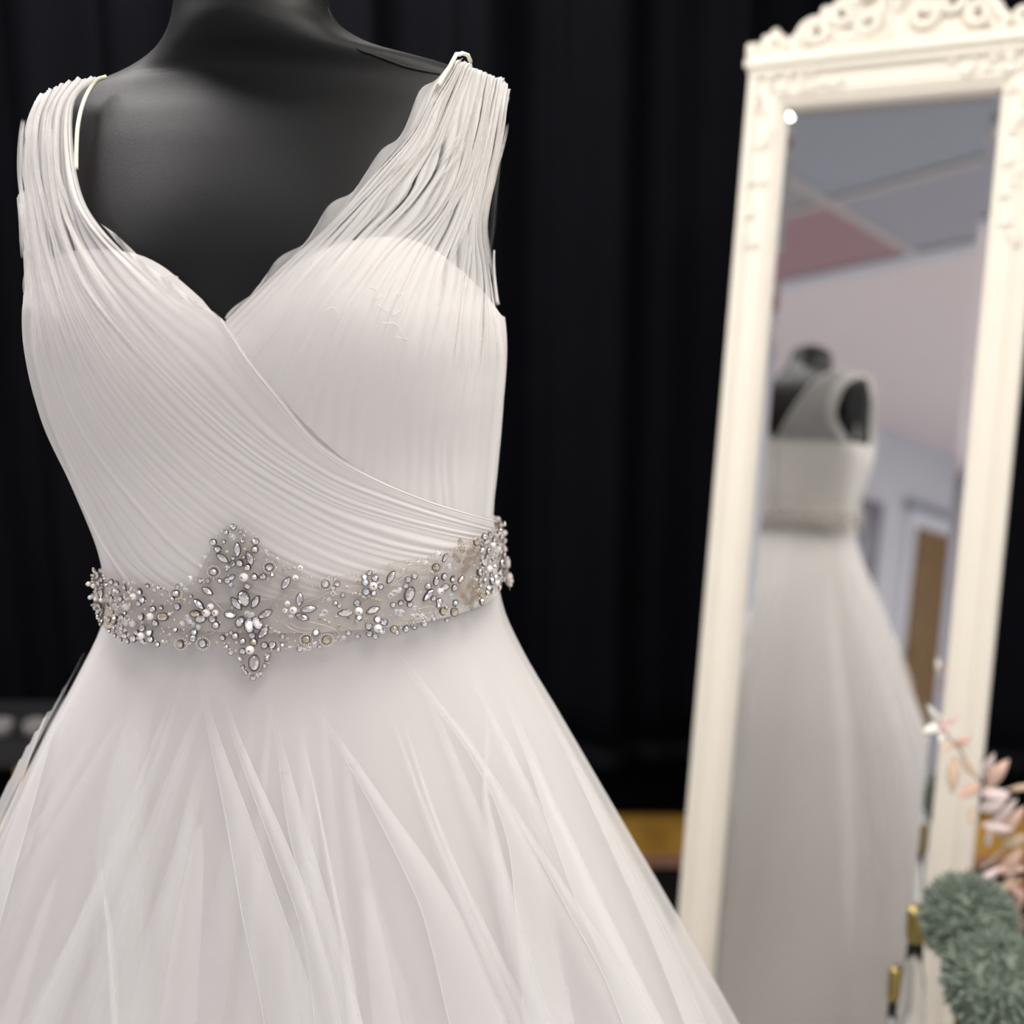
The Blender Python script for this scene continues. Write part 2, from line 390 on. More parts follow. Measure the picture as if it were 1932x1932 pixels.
# ------------------------------------------------------------------ mannequin
form = empty('dress_form', (-.178, YC, 0))
m = MB()
neck_c = lambda t, k, dzz: None
top = ZR[0]
rows = []
for z in [lerp(zrow(1250), top, i/150) for i in range(151)]:
    hip = -.003-.035*min(1, max(0, (zrow(1080)-z)/(zrow(1080)-zrow(1180))))
    rows.append(ring(lambda t: body(t, z, hip), 128))
# domed neck cap
c0 = sum(rows[-1], Vector())/len(rows[-1]); zt = zrow(-128)-top
for k in range(1, 9):
    a = PI/2*k/8
    rows.append([Vector((c0.x+(p.x-c0.x)*max(.02, math.cos(a)), c0.y+(p.y-c0.y)*max(.02, math.cos(a)), top+zt*math.sin(a))) for p in rows[150]])
m.grid(rows, True); n = len(m.v); m.f.append(tuple(n-128+j for j in range(128)))
loc(m.build('torso', M_form), form)
loc(MB().tube([(-.178, YC, .03), (-.178, YC, zrow(1240))], .018, 12).build('stand_pole', M_formdark), form)
loc(MB().lathe([(.20, 0), (.20, .012), (.17, .022), (.03, .035), (.02, .06)], 40, Vector((-.178, YC, 0))).build('stand_base', M_formdark), form)
# shoulder seams and arm plates
def surf_tube(px, r, bv=None, off=.0, n=40, k=5, mb=None):
    mb = mb or MB(); pts = []
    for p in spline([(a, b, 0) for a, b in px], n):
        P, N = castN(bv or BV_T, p.x, p.y); pts.append(P+N*(off))
    mb.tube(pts, r, k); return mb
loc(surf_tube([(630, 8), (645, 42), (676, 76), (716, 100), (770, 119), (838, 130)], .0009, off=-.006).build('shoulder_seam', M_formdark), form)
for sgn in (1, -1):
    # flat oval arm plate on the side of the torso with a corded edge
    P0 = body(sgn*PI/2, zrow(330), 0); rows = []
    cen = Vector((P0.x-(.010 if sgn > 0 else -.030), YC+.012, zrow(350)))
    rim = [cen+Vector((sgn*(.002-.012*((z/.075)**2 if z < 0 else .35*(z/.075)**2)), y, z)) for y, z in [(.045*math.cos(2*PI*j/40), .075*math.sin(2*PI*j/40)) for j in range(40)]]
    m = MB(); m.grid([[cen+(p-cen)*s for p in rim] for s in (.05, .4, .7, 1)], True)
    loc(m.build('arm_plate', M_form), form)
    loc(MB().tube(rim+[rim[0]], .0022, 6).build('arm_plate_cord', M_formdark), form)
tag(form, 'black jersey dress form torso with domed neck wearing the white wedding gown', 'mannequin')

# ------------------------------------------------------------------ wedding dress
dress = empty('wedding_dress', (-.178, YC, 0))
tag(dress, 'white V-neck wedding dress with pleated bodice and full tulle skirt on black form', 'wedding dress')
# --- opaque bodice lining with sweetheart edge
LPX = [60, 84, 100, 135, 170, 220, 270, 310, 345, 385, 426, 470, 515, 560, 600, 640, 685, 730, 765, 795, 825, 855, 882, 908, 942]
LPY = [575, 520, 492, 476, 471, 472, 482, 502, 530, 566, 608, 572, 532, 497, 475, 460, 450, 447, 450, 461, 478, 502, 526, 554, 600]
_lt = {}
def lin_top_z(theta):
    """height of the lining's sweetheart edge by angle round the body (0 = front)"""
    t = math.degrees(theta)
    while t > 180: t -= 360
    key = round(t, 3)
    if key in _lt: return _lt[key]
    if abs(t) < 84:
        z = zrow(530)
        for k in range(25):
            px, py = proj(body(math.radians(t), z)); z += (py-table(px, LPX, LPY))*.00043*.6
    else:
        e = table(abs(t), [84, 95, 115, 140, 180], [0, .3, .8, 1, 1]); z = lerp(lin_top_z(math.radians(83.9 if t > 0 else -83.9)), zrow(612), e)
    _lt[key] = z; return z
nT = 220; rows = [[] for _ in range(60)]
for i in range(nT):
    th = -PI+2*PI*i/nT
    z1 = lin_top_z(th); z0 = zrow(1110)
    for j in range(60): rows[j].append(body(th, lerp(z0, z1, j/59), .0025))
m = MB(); m.grid(rows, True)
lin = loc(m.build('bodice_lining', M_lining), dress)
# --- pleated panels
def flow_at(fl, u, v):
    """point at u across and v along a fan of sampled flow lines"""
    K = len(fl); n = len(fl[0]); g = lambda k: (lambda a, b, t: a.lerp(b, t))(fl[k][min(n-2, int(v*(n-1)))], fl[k][min(n-2, int(v*(n-1)))+1], v*(n-1)-min(n-2, int(v*(n-1))))
    s_ = min(max(u, 0), 1)*(K-1); k = min(K-2, int(s_)); t = s_-k
    b, c = g(k), g(k+1); a = g(k-1) if k > 0 else b*2-c; d = g(k+2) if k < K-2 else c*2-b
    return .5*((2*b)+(c-a)*t+(2*a-5*b+4*c-d)*t*t+(3*b-a-3*c+d)*t**3)
def smooth(a, b, x): x = min(1, max(0, (x-a)/(b-a))); return x*x*(3-2*x)
def flow_panel(name, flows, mt, nu, nv, off, amp, seed, freq, parent, bv=BV_T, lo=.42, vs_=.42, soft=.38, vd=.4):
    rnd = random.Random(seed)
    fl = [spline([(a, b, 0) for a, b in f], 80) for f in flows]
    cuts = [0.0]
    while cuts[-1] < 1: cuts.append(cuts[-1] + rnd.uniform(.45, 1.7)/freq)
    hgt = [rnd.uniform(.3, 1) for _ in cuts]; gap = [rnd.random()**1.2 for _ in cuts]; ph = [rnd.uniform(0, 6.28) for _ in cuts]
    rows = []; dens = []
    for iv in range(nv):
        v = iv/(nv-1); row = []; st = 1-smooth(vs_-.12, vs_+.06, v); sd = 1-smooth(vd, vd+.12, v)      # 1 on the strap, 0 on the bodice
        for iu in range(nu):
            u = iu/(nu-1); q = flow_at(fl, u, v)
            uu = u + (.006+.016*st)*math.sin(7*v+u*13+seed) + (.003+.007*st)*math.sin(19*v+u*37)
            uu = min(max(uu, 0), .9999); ci = 0
            while cuts[ci+1] <= uu: ci += 1
            f = (uu-cuts[ci])/(cuts[ci+1]-cuts[ci])
            saw = smooth(0, .75, f)*(1-smooth(.86, 1, f)); rnd_ = math.sin(PI*f)**2
            h = amp*hgt[ci]*lerp(rnd_*soft, saw, st)*(.65+.35*math.sin(ph[ci]+v*6)) + .00022*math.sin(uu*freq*4.1+2.3*math.sin(uu*31)+ci)*(1-st)
            g = gap[ci]*(.5+.5*math.sin(ph[ci]+v*14))*(1-smooth(.12, .42, f))
            P, N = castN(bv, q.x, q.y, 8)
            row.append(P+N*(off+h)); dens.append(lerp(.80, .76-lo*g-.16*(1-saw), sd) if u not in (0, 1) else .5)
        rows.append(row)
    m = MB(); m.grid(rows); o = loc(m.build(name, mt), parent)
    o.data.attributes.new('dens', 'FLOAT', 'POINT').data.foreach_set('value', dens)
    return o
def fold_strips(flows, count, seed, off, v1, w0=.018, w1=.055, ua=0.0, ub=1.0):
    """single folds of net that cross and merge on the gathered strap"""
    rnd = random.Random(seed); fl = [spline([(a, b, 0) for a, b in f], 80) for f in flows]
    for i in range(count):
        u0 = rnd.uniform(ua, ub); wd = rnd.uniform(w0, w1); va = .03+rnd.uniform(0, .22)*v1; vb = v1*rnd.uniform(.55, 1.0); dr = rnd.uniform(-.09, .09); ph = rnd.uniform(0, 6.28)
        rows = []; dens = []; of = off+rnd.uniform(0, .003)
        for a in range(34):
            t = a/33; v = lerp(va, vb, t); uc = u0+dr*t+.02*math.sin(ph+t*5); ww = wd*math.sin(PI*min(1, max(.03, t*.94+.03)))**.6; row = []
            for b in range(7):
                e = b/6-.5; q = flow_at(fl, min(1, max(0, uc+e*ww)), v); P, N = castN(BV_T, q.x, q.y, 8)
                row.append(P+N*(of+.0030*(1-(2*e)**2))); dens.append((.30+.35*(abs(2*e)**3)+.25*smooth(0, .5, e))*math.sin(PI*t)**.6)
            rows.append(row)
        m = MB(); m.grid(rows); o = loc(m.build('strap_fold', M_chiffon), dress)
        o.data.attributes.new('dens', 'FLOAT', 'POINT').data.foreach_set('value', dens)
R_FLOWS = [
    [(846, 126), (800, 190), (768, 255), (700, 340), (620, 432), (530, 512), (462, 574), (428, 604)],
    [(862, 121), (822, 200), (785, 280), (722, 360), (640, 445), (560, 530), (500, 600), (452, 650)],
    [(880, 121), (845, 215), (812, 300), (755, 380), (680, 460), (600, 560), (545, 650), (505, 716)],
    [(898, 125), (868, 230), (838, 320), (790, 400), (720, 480), (650, 590), (600, 700), (572, 790)],
    [(914, 131), (888, 240), (862, 335), (822, 415), (765, 500), (710, 620), (675, 750), (660, 872)],
    [(928, 139), (905, 250), (880, 345), (850, 430), (810, 530), (775, 660), (752, 790), (745, 925)],
    [(938, 148), (918, 260), (895, 350), (872, 440), (855, 560), (836, 690), (820, 830), (826, 952)],
    [(946, 160), (928, 262), (906, 350), (890, 440), (902, 550), (900, 690), (888, 840), (880, 970)],
    [(950, 172), (936, 262), (914, 345), (898, 440), (922, 555), (944, 680), (932, 840), (918, 975)],
]
L_FLOWS = [
    [(196, 160), (152, 200), (150, 290), (168, 380), (205, 442), (262, 500), (335, 560), (424, 605), (476, 676), (530, 740), (600, 826), (690, 888), (795, 938), (918, 980)],
    [(176, 163), (140, 210), (136, 300), (150, 390), (180, 460), (232, 530), (310, 610), (400, 690), (470, 760), (540, 826), (625, 888), (720, 932), (820, 968), (922, 1000)],
    [(156, 166), (125, 215), (122, 300), (136, 400), (160, 470), (205, 556), (280, 650), (370, 745), (450, 820), (530, 880), (630, 938), (730, 975), (830, 1003), (926, 1022)],
    [(138, 170), (110, 220), (106, 310), (120, 410), (138, 485), (176, 580), (250, 690), (340, 790), (430, 868), (520, 930), (620, 985), (720, 1022), (820, 1045), (900, 1052)],
    [(120, 175), (96, 228), (92, 315), (106, 420), (120, 500), (150, 600), (215, 722), (300, 826), (400, 918), (490, 980), (580, 1032), (660, 1066), (740, 1086), (800, 1092)],
    [(103, 182), (82, 236), (78, 320), (92, 425), (102, 515), (124, 620), (178, 750), (255, 860), (350, 960), (430, 1025), (500, 1070), (560, 1100), (600, 1112), (640, 1120)],
    [(88, 192), (70, 246), (66, 325), (80, 430), (86, 530), (98, 640), (140, 775), (205, 890), (290, 1000), (350, 1060), (400, 1092), (440, 1112), (470, 1124), (500, 1130)],
    [(74, 206), (60, 258), (58, 332), (70, 438), (72, 545), (76, 655), (108, 790), (164, 910), (230, 1030), (270, 1075), (300, 1100), (325, 1118), (345, 1128), (360, 1136)],
    [(64, 224), (54, 270), (54, 340), (64, 445), (58, 550), (60, 655), (90, 785), (142, 900), (188, 1010), (203, 1060), (208, 1090), (212, 1110), (214, 1125), (216, 1140)],
]
flow_panel('right_bodice_panel', R_FLOWS, M_chiffon, 250, 110, .0032, .0042, 3, 30, dress, vs_=.50, lo=.75, vd=.58)
flow_panel('left_bodice_panel', L_FLOWS, M_chiffon, 270, 140, .0056, .0040, 5, 34, dress, vs_=.36, soft=.22, lo=.6, vd=.36)
fold_strips(R_FLOWS, 22, 21, .0055, .50)
fold_strips(L_FLOWS, 20, 22, .0080, .36, ub=.85)
# crossover edge: the rolled border of the wrapped panel
loc(surf_tube([(424, 606), (476, 678), (530, 742), (600, 828), (690, 890), (795, 940), (916, 982)], .0006, off=.0098, n=60).build('wrap_edge', M_lining), dress)
# sheer frill along the neckline
def frill(name, edge, dx, dy, n=60):
    rows = []; E_ = spline([(a, b, 0) for a, b in edge], n)
    for s in range(5):
        row = []
        for i, p in enumerate(E_):
            k = math.sin(PI*i/(n-1))**.6*(.85+.12*math.sin(i*.23))
            P, N = castN(BV_T, p.x+dx*s/4*k, p.y+dy*s/4*k); row.append(P+N*(.004+.0015*s*math.sin(i*.5+s)))
        rows.append(row)
    m = MB(); m.grid(rows); return loc(m.build(name, M_tul2), dress)
frill('neck_frill', [(846, 128), (800, 192), (768, 257), (700, 342), (620, 434), (530, 514), (462, 576), (430, 602)], -17, -9)
frill('neck_frill', [(200, 430), (262, 500), (335, 560), (424, 605)], 13, -10)
# side net bulging at the left armhole
def bulge(pts, w, name='armhole_frill'):
    E_ = spline([(a, b, 0) for a, b in pts], 40); rows = []
    for s in range(6):
        rows.append([U(p.x-w*math.sin(PI*i/39)*s/5, p.y, YC-.02-.004*s) for i, p in enumerate(E_)])
    m = MB(); m.grid(rows); loc(m.build(name, M_tul1), dress)
bulge([(68, 470), (68, 520), (70, 570), (72, 612)], 26)
bulge([(66, 610), (68, 650), (74, 690), (82, 725)], 8)
# back: sheer panels and straps, found by looking along the depth axis from behind
def back_cast(x, z):
    h = BV_T.ray_cast(Vector((x, YC+.6, z)), Vector((0, -1, 0)))
    if h[0] is None: h = BV_T.find_nearest(Vector((x, YC+.03, z)))
    N = h[1]
    if N.y < 0 and h[0].y > YC: N = -N
    return h[0], N
def back_panel_mesh(name, edges, mt, nu, nv, off, amp, freq):
    fl = [spline([(a, 0, b) for a, b in f], nv) for f in edges]; K = len(fl); rows = []
    for iv in range(nv):
        row = []
        for iu in range(nu):
            s = iu/(nu-1)*(K-1); k = min(K-2, int(s)); q = fl[k][iv].lerp(fl[k+1][iv], s-k)
            P, N = back_cast(q.x, q.z); row.append(P+N*(off+amp*abs(math.sin(iu/(nu-1)*freq*PI+iv*.03))))
        rows.append(row)
    m = MB(); m.grid(rows); return loc(m.build(name, mt), dress)
for s in (1, -1):
    cxs = lambda py: (table(py, ROWS, XL)+table(py, ROWS, XR))/2
    hw = lambda py: (table(py, ROWS, XR)-table(py, ROWS, XL))/2
    def bp(f, py): return (cxs(py)+s*hw(py)*f, zrow(py))
    vedge = [bp(.03, 612), bp(.20, 480), bp(.36, 340), bp(.52, 220), bp(.70, 160), bp(.80, 148)]
    vedge2 = [bp(.10, 612), bp(.27, 480), bp(.43, 340), bp(.60, 220), bp(.78, 162), bp(.86, 152)]
    arm = [bp(.90, 606), bp(.78, 480), bp(.74, 360), bp(.78, 250), bp(.90, 178), bp(.95, 166)]
    arm2 = [bp(.97, 600), bp(.88, 480), bp(.85, 370), bp(.88, 260), bp(.97, 192), bp(1.0, 178)]
    back_panel_mesh('back_net', [vedge2, arm], M_tul2, 60, 40, .004, .001, 7)
    back_panel_mesh('back_strap', [vedge, vedge2], M_backchiffon, 24, 50, .006, .003, 4)
    back_panel_mesh('armhole_binding', [arm, arm2], M_backchiffon, 16, 50, .006, .002, 3)
# gathered cloth over the back of the bodice
rows = []
for j in range(40):
    row = []
    for i in range(150):
        th = math.radians(66+228*i/149); z = lerp(zrow(1110), lin_top_z(th), j/39)
        row.append(body(th, z, .0032+.0025*abs(math.sin(i*.8+j*.12))*smooth(80, 100, 66+228*i/149)*smooth(80, 100, 294-228*i/149)))
    rows.append(row)
m = MB(); m.grid(rows); loc(m.build('back_bodice_panel', M_backchiffon), dress)
m = MB()
for i in range(12):
    z = lerp(zrow(1040), zrow(625), i/11); P = body(PI, z, .012); m = MB(); m.ball((P.x, P.y, P.z), .005, .004, .005)
    loc(m.build('button', M_lining), dress)
# hanger loop at the left shoulder
loc(surf_tube([(206, 153), (186, 162), (166, 196), (155, 240), (152, 292), (152, 325)], .0016, off=.004, n=30).build('hanger_loop', M_ivory), dress)
loc(surf_tube([(868, 121), (852, 126), (838, 146), (822, 180)], .0016, off=.010, n=20).build('hanger_loop', M_ivory), dress)
loc(MB().tube([body(math.radians(95), zrow(lerp(470, 575, i/12)), .001) for i in range(13)], lambda t: .0008+.0016*t, 6).build('armhole_edge', M_lining), dress)
# loose basting threads on the right cup
for px in ([(690, 548), (704, 556), (698, 570), (716, 566)], [(706, 580), (722, 590), (736, 560), (748, 566), (742, 590), (728, 596)], [(712, 608), (736, 612), (752, 640)], [(735, 632), (757, 636)], [(620, 590), (632, 584), (640, 594)], [(318, 533), (330, 528), (344, 532)]):
    loc(surf_tube(px, .0004, off=.011, n=24, k=4).build('loose_thread', M_lining), dress)

# --- skirt layers
def layer(name, mt, scl, wave, ph, n=260, nd=70):
    rows = [ring(lambda t: skirt(t, d, scl, wave, ph), n) for d in [1.155*(i/(nd-1))**1.2 for i in range(nd)]]
    m = MB(); m.grid(rows, True); return loc(m.build(name, mt), dress)
layer('skirt_lining', M_skirtlin, .90, .006, 0, 200, 50)
layer('middle_tulle_layer', M_tul2, .95, .0085, 1.7)
layer('outer_tulle_layer', M_tul1, 1.0, .0065, 3.1)
# pleats of folded tulle lying over the outer layer: left edge, right edge
M_softfold = densnet('folded_tulle_net', (.92, .91, .90))
def pleat(left, right, off=.004, n=60, k=8, name='tulle_fold', edge=True, den=.36):
    A = spline([(a, b, 0) for a, b in left], n); B = spline([(a, b, 0) for a, b in right], n); rows = []; dens = []
    for i in range(n):
        row = []; t = i/(n-1)
        for j in range(k):
            e = j/(k-1); q = A[i].lerp(B[i], e); P, N = cast(BV_S, q.x, q.y)
            row.append(P+N*(off+.004*math.sin(PI*e)*min(1, t*1.5)))
            dens.append(den*smooth(0, .30, t)*(1 if edge else math.sin(PI*min(1, max(0, e)))**.5))
        rows.append(row)
    m = MB(); m.grid(rows); fo = loc(m.build(name, M_softfold), dress)
    fo.data.attributes.new('dens', 'FLOAT', 'POINT').data.foreach_set('value', dens)
    if edge:
        for side in (left, right):
            loc(surf_tube(side, lambda t: .00005+.0004*smooth(.08, .5, t), BV_S, off+.0006, n=50, k=4).build('fold_edge', M_foldedge, fo), None)
rs = random.Random(31)
for i in range(16):
    x0 = 190+i*46+rs.uniform(-20, 20); y0 = rs.uniform(1215, 1330); sp_ = rs.uniform(2.1, 2.7)
    xb = 560+(x0-560)*sp_; wd = rs.uniform(36, 120); mid = lerp(x0, xb, .42)+rs.uniform(-14, 14)
    pleat([(x0, y0), (mid-wd*.2, lerp(y0, 1950, .45)), (xb-wd*.5, 1950)], [(x0+6, y0), (mid+wd*.2, lerp(y0, 1950, .45)), (xb+wd*.5, 1950)], .002+.0008*(i % 3), edge=False, den=rs.uniform(.15, .34))
pleat([(378, 1262), (398, 1380), (430, 1540), (462, 1730), (490, 1860), (506, 1950)], [(384, 1262), (414, 1376), (470, 1530), (530, 1700), (584, 1850), (618, 1950)])
pleat([(412, 1268), (440, 1370), (470, 1462), (520, 1600), (574, 1760), (600, 1950)], [(418, 1268), (450, 1366), (486, 1455), (545, 1590), (606, 1750), (660, 1950)], .006)
pleat([(508, 1330), (524, 1400), (546, 1560), (590, 1740), (640, 1950)], [(514, 1330), (532, 1390), (580, 1560), (632, 1740), (690, 1950)], .004)
pleat([(564, 1342), (576, 1420), (596, 1520), (626, 1690), (640, 1800), (646, 1950)], [(568, 1342), (582, 1418), (606, 1520), (640, 1690), (664, 1800), (690, 1950)], .007, edge=False)
pleat([(582, 1325), (640, 1412), (700, 1520), (760, 1640), (800, 1740), (850, 1950)], [(586, 1322), (650, 1405), (730, 1520), (820, 1650), (880, 1760), (960, 1950)], .005)
pleat([(735, 1225), (790, 1300), (850, 1378), (890, 1440), (930, 1520), (960, 1640), (985, 1950)], [(740, 1222), (798, 1292), (860, 1370), (905, 1435), (960, 1520), (1020, 1640), (1080, 1950)], .004)
pleat([(905, 1300), (905, 1400), (900, 1500), (915, 1620), (940, 1780), (985, 1950)], [(910, 1300), (915, 1400), (915, 1500), (945, 1620), (990, 1780), (1050, 1950)], .006, edge=False)
pleat([(930, 1290), (980, 1420), (1020, 1540), (1070, 1680), (1130, 1820), (1190, 1950)], [(936, 1288), (992, 1410), (1045, 1530), (1110, 1670), (1180, 1810), (1250, 1950)], .005)
pleat([(940, 1505), (1000, 1610), (1060, 1720), (1120, 1830), (1170, 1950)], [(944, 1502), (1010, 1605), (1085, 1720), (1165, 1840), (1235, 1950)], .008)
pleat([(1012, 1330), (1072, 1450), (1128, 1570), (1184, 1690), (1240, 1820), (1290, 1950)], [(1018, 1328), (1084, 1447), (1146, 1566), (1208, 1688), (1270, 1816), (1330, 1950)], .004)
pleat([(190, 1610), (204, 1700), (212, 1780), (218, 1950)], [(196, 1610), (212, 1700), (224, 1780), (236, 1950)], .005)
pleat([(290, 1235), (250, 1330), (210, 1450), (180, 1620), (160, 1950)], [(320, 1235), (300, 1330), (285, 1450), (290, 1620), (300, 1950)], .003, edge=False)
pleat([(395, 1400), (360, 1490), (330, 1600), (280, 1740), (200, 1950)], [(400, 1400), (385, 1490), (370, 1600), (350, 1740), (330, 1950)], .003, edge=False)
pleat([(158, 1225), (110, 1310), (70, 1390), (30, 1480), (-40, 1620)], [(162, 1228), (120, 1314), (84, 1400), (50, 1490), (-10, 1630)], .006)
pleat([(135, 1300), (100, 1390), (60, 1500), (10, 1640), (-40, 1780)], [(140, 1302), (112, 1396), (80, 1510), (40, 1650), (0, 1790)], .006)

# ------------------------------------------------------------------ jewelled belt
belt = empty('jewelled_belt', (-.178, YC, ZW))
tag(belt, 'crystal and pearl beaded belt worn round the waist of the white dress', 'belt')
TOPX = [198, 206, 225, 250, 300, 345, 380, 400, 420, 448, 490, 505, 560, 600, 640, 690, 740, 790, 830, 870, 900, 918, 936]
TOPY = [1046, 1066, 1078, 1086, 1092, 1100, 1086, 1045, 1000, 978, 1004, 1030, 1062, 1082, 1078, 1072, 1052, 1046, 1030, 1012, 996, 980, 976]
BOTX = [198, 210, 225, 250, 300, 350, 400, 440, 462, 475, 492, 510, 522, 560, 620, 680, 730, 790, 850, 890, 920, 936]
BOTY = [1140, 1160, 1188, 1204, 1214, 1212, 1222, 1222, 1240, 1268, 1282, 1264, 1226, 1224, 1212, 1200, 1190, 1168, 1150, 1134, 1118, 1106]
rows = [[] for _ in range(9)]
for i in range(150):
    x = 203+(924-203)*i/149; a = table(x, TOPX, TOPY)+3; b = table(x, BOTX, BOTY)-3
    for j in range(9):
        P, N = castN(BV_A, x, lerp(a, b, j/8)); rows[j].append(P+N*.0105)
m = MB(); m.grid(rows); loc(m.build('belt_net', M_net), belt)
rows = []
for j in range(7):
    rows.append([body(math.radians(88+182*i/80), lerp(lerp(zrow(1112), zrow(1140), i/80), lerp(zrow(985), zrow(1054), i/80), j/6), .0125) for i in range(81)])
m = MB(); m.grid(rows); loc(m.build('belt_net', M_net), belt)
# bead meshes, unit size, local z = outward
def gem_mesh(name, rx, ry, m1, sides=10, pointed=False):
    v = []; f = []; mi = []
    def rim(s, z, k=1):
        n = len(v)
        for j in range(sides):
            a = 2*PI*j/sides; x, y = math.cos(a), math.sin(a)
            if pointed: y = math.copysign(abs(y)**1.6, y)
            v.append(((rx*s)*x, (ry*s)*y, z)); 
        return n
    sc0 = min(rx, ry)
    r0 = rim(1.18, -.25*sc0); r1 = rim(1.20, .28*sc0); r2 = rim(1.0, .34*sc0); r3 = rim(.92, .46*sc0); r4 = rim(.55, .86*sc0)
    def strip(a, b, m_, twist=False):
        for j in range(sides):
            k = (j+1) % sides
            if twist:
                f.append((a+j, a+k, b+j)); f.append((a+k, b+k, b+j)); mi.extend((m_, m_))
            else: f.append((a+j, a+k, b+k, b+j)); mi.append(m_)
    strip(r0, r1, 1); strip(r1, r2, 1); strip(r2, r3, 0); strip(r3, r4, 0, True); f.append(tuple(r4+j for j in range(sides))); mi.append(0)
    me = bpy.data.meshes.new(name); me.from_pydata(v, [], f); me.materials.append(m1); me.materials.append(M_setting)
    me.polygons.foreach_set('material_index', mi); me.update(); return me
def ball_mesh(name, m1, k=8, sz=1.0):
    b = MB().ball((0, 0, .55*sz), 1, 1, sz, k); me = bpy.data.meshes.new(name); me.from_pydata([tuple(q) for q in b.v], [], b.f); me.materials.append(m1)
    me.polygons.foreach_set('use_smooth', [True]*len(me.polygons)); return me
ME = {'c': gem_mesh('crystal', 1, 1, M_crystal), 'i': gem_mesh('crystal_iris', 1, 1, M_crysblue), 'g': gem_mesh('crystal_gold', 1, 1, M_crysgold),
      'm': gem_mesh('marquise', 1, .5, M_crystal, 10, True), 'o': gem_mesh('oval', 1, .68, M_crystal, 12), 'y': gem_mesh('oval_gold', 1, .68, M_crysgold, 12),
      'p': ball_mesh('pearl', M_pearl, 12), 's': ball_mesh('seed', M_bead, 6), 'k': ball_mesh('clear', M_clearbead, 8), 'a': ball_mesh('clear_iris', M_crysblue, 8), 'w': ball_mesh('seed_white', M_pearl, 6)}
NM = {'c': 'round_crystal', 'i': 'round_crystal', 'g': 'round_crystal', 'm': 'marquise_crystal', 'o': 'oval_crystal', 'y': 'oval_crystal', 'p': 'pearl', 's': 'seed_bead', 'k': 'clear_bead', 'a': 'clear_bead', 'w': 'seed_bead'}
PXM = .73/F                                   # metres per photo pixel at the belt
inv_belt = Matrix.Translation(-Vector(belt.location))
def place(kind, P, N, rpx, ang=0.0, tilt=.28, lift=0):
    up = Vector((0, 0, 1)); X = up.cross(N).normalized(); Y = N.cross(X).normalized()
    a = math.radians(ang); X2 = X*math.cos(a)+Y*math.sin(a)
    Z2 = (N + (X*random.uniform(-1, 1)+Y*random.uniform(-1, 1))*tilt).normalized()
    X2 = (X2-Z2*X2.dot(Z2)).normalized(); Y2 = Z2.cross(X2)
    s = rpx*PXM*(.95 if kind in 'cigmoy' else .8 if kind in 'k' else 1)
    Mx = Matrix((X2, Y2, Z2)).transposed().to_4x4() @ Matrix.Scale(s, 4)
    o = bpy.data.objects.new(NM[kind], ME[kind]); C.objects.link(o); o.parent = belt
    o.matrix_basis = Matrix.Translation(P-Vector(belt.location)+N*lift) @ Mx
    return o
used = []
def bead(kind, px, py, r, ang=0, lift=0):
    P, N = castN(BV_A, px, py, 6); place(kind, P+N*(.0115+.25*r*PXM), N, r, ang, lift=lift); used.append((px, py, r))
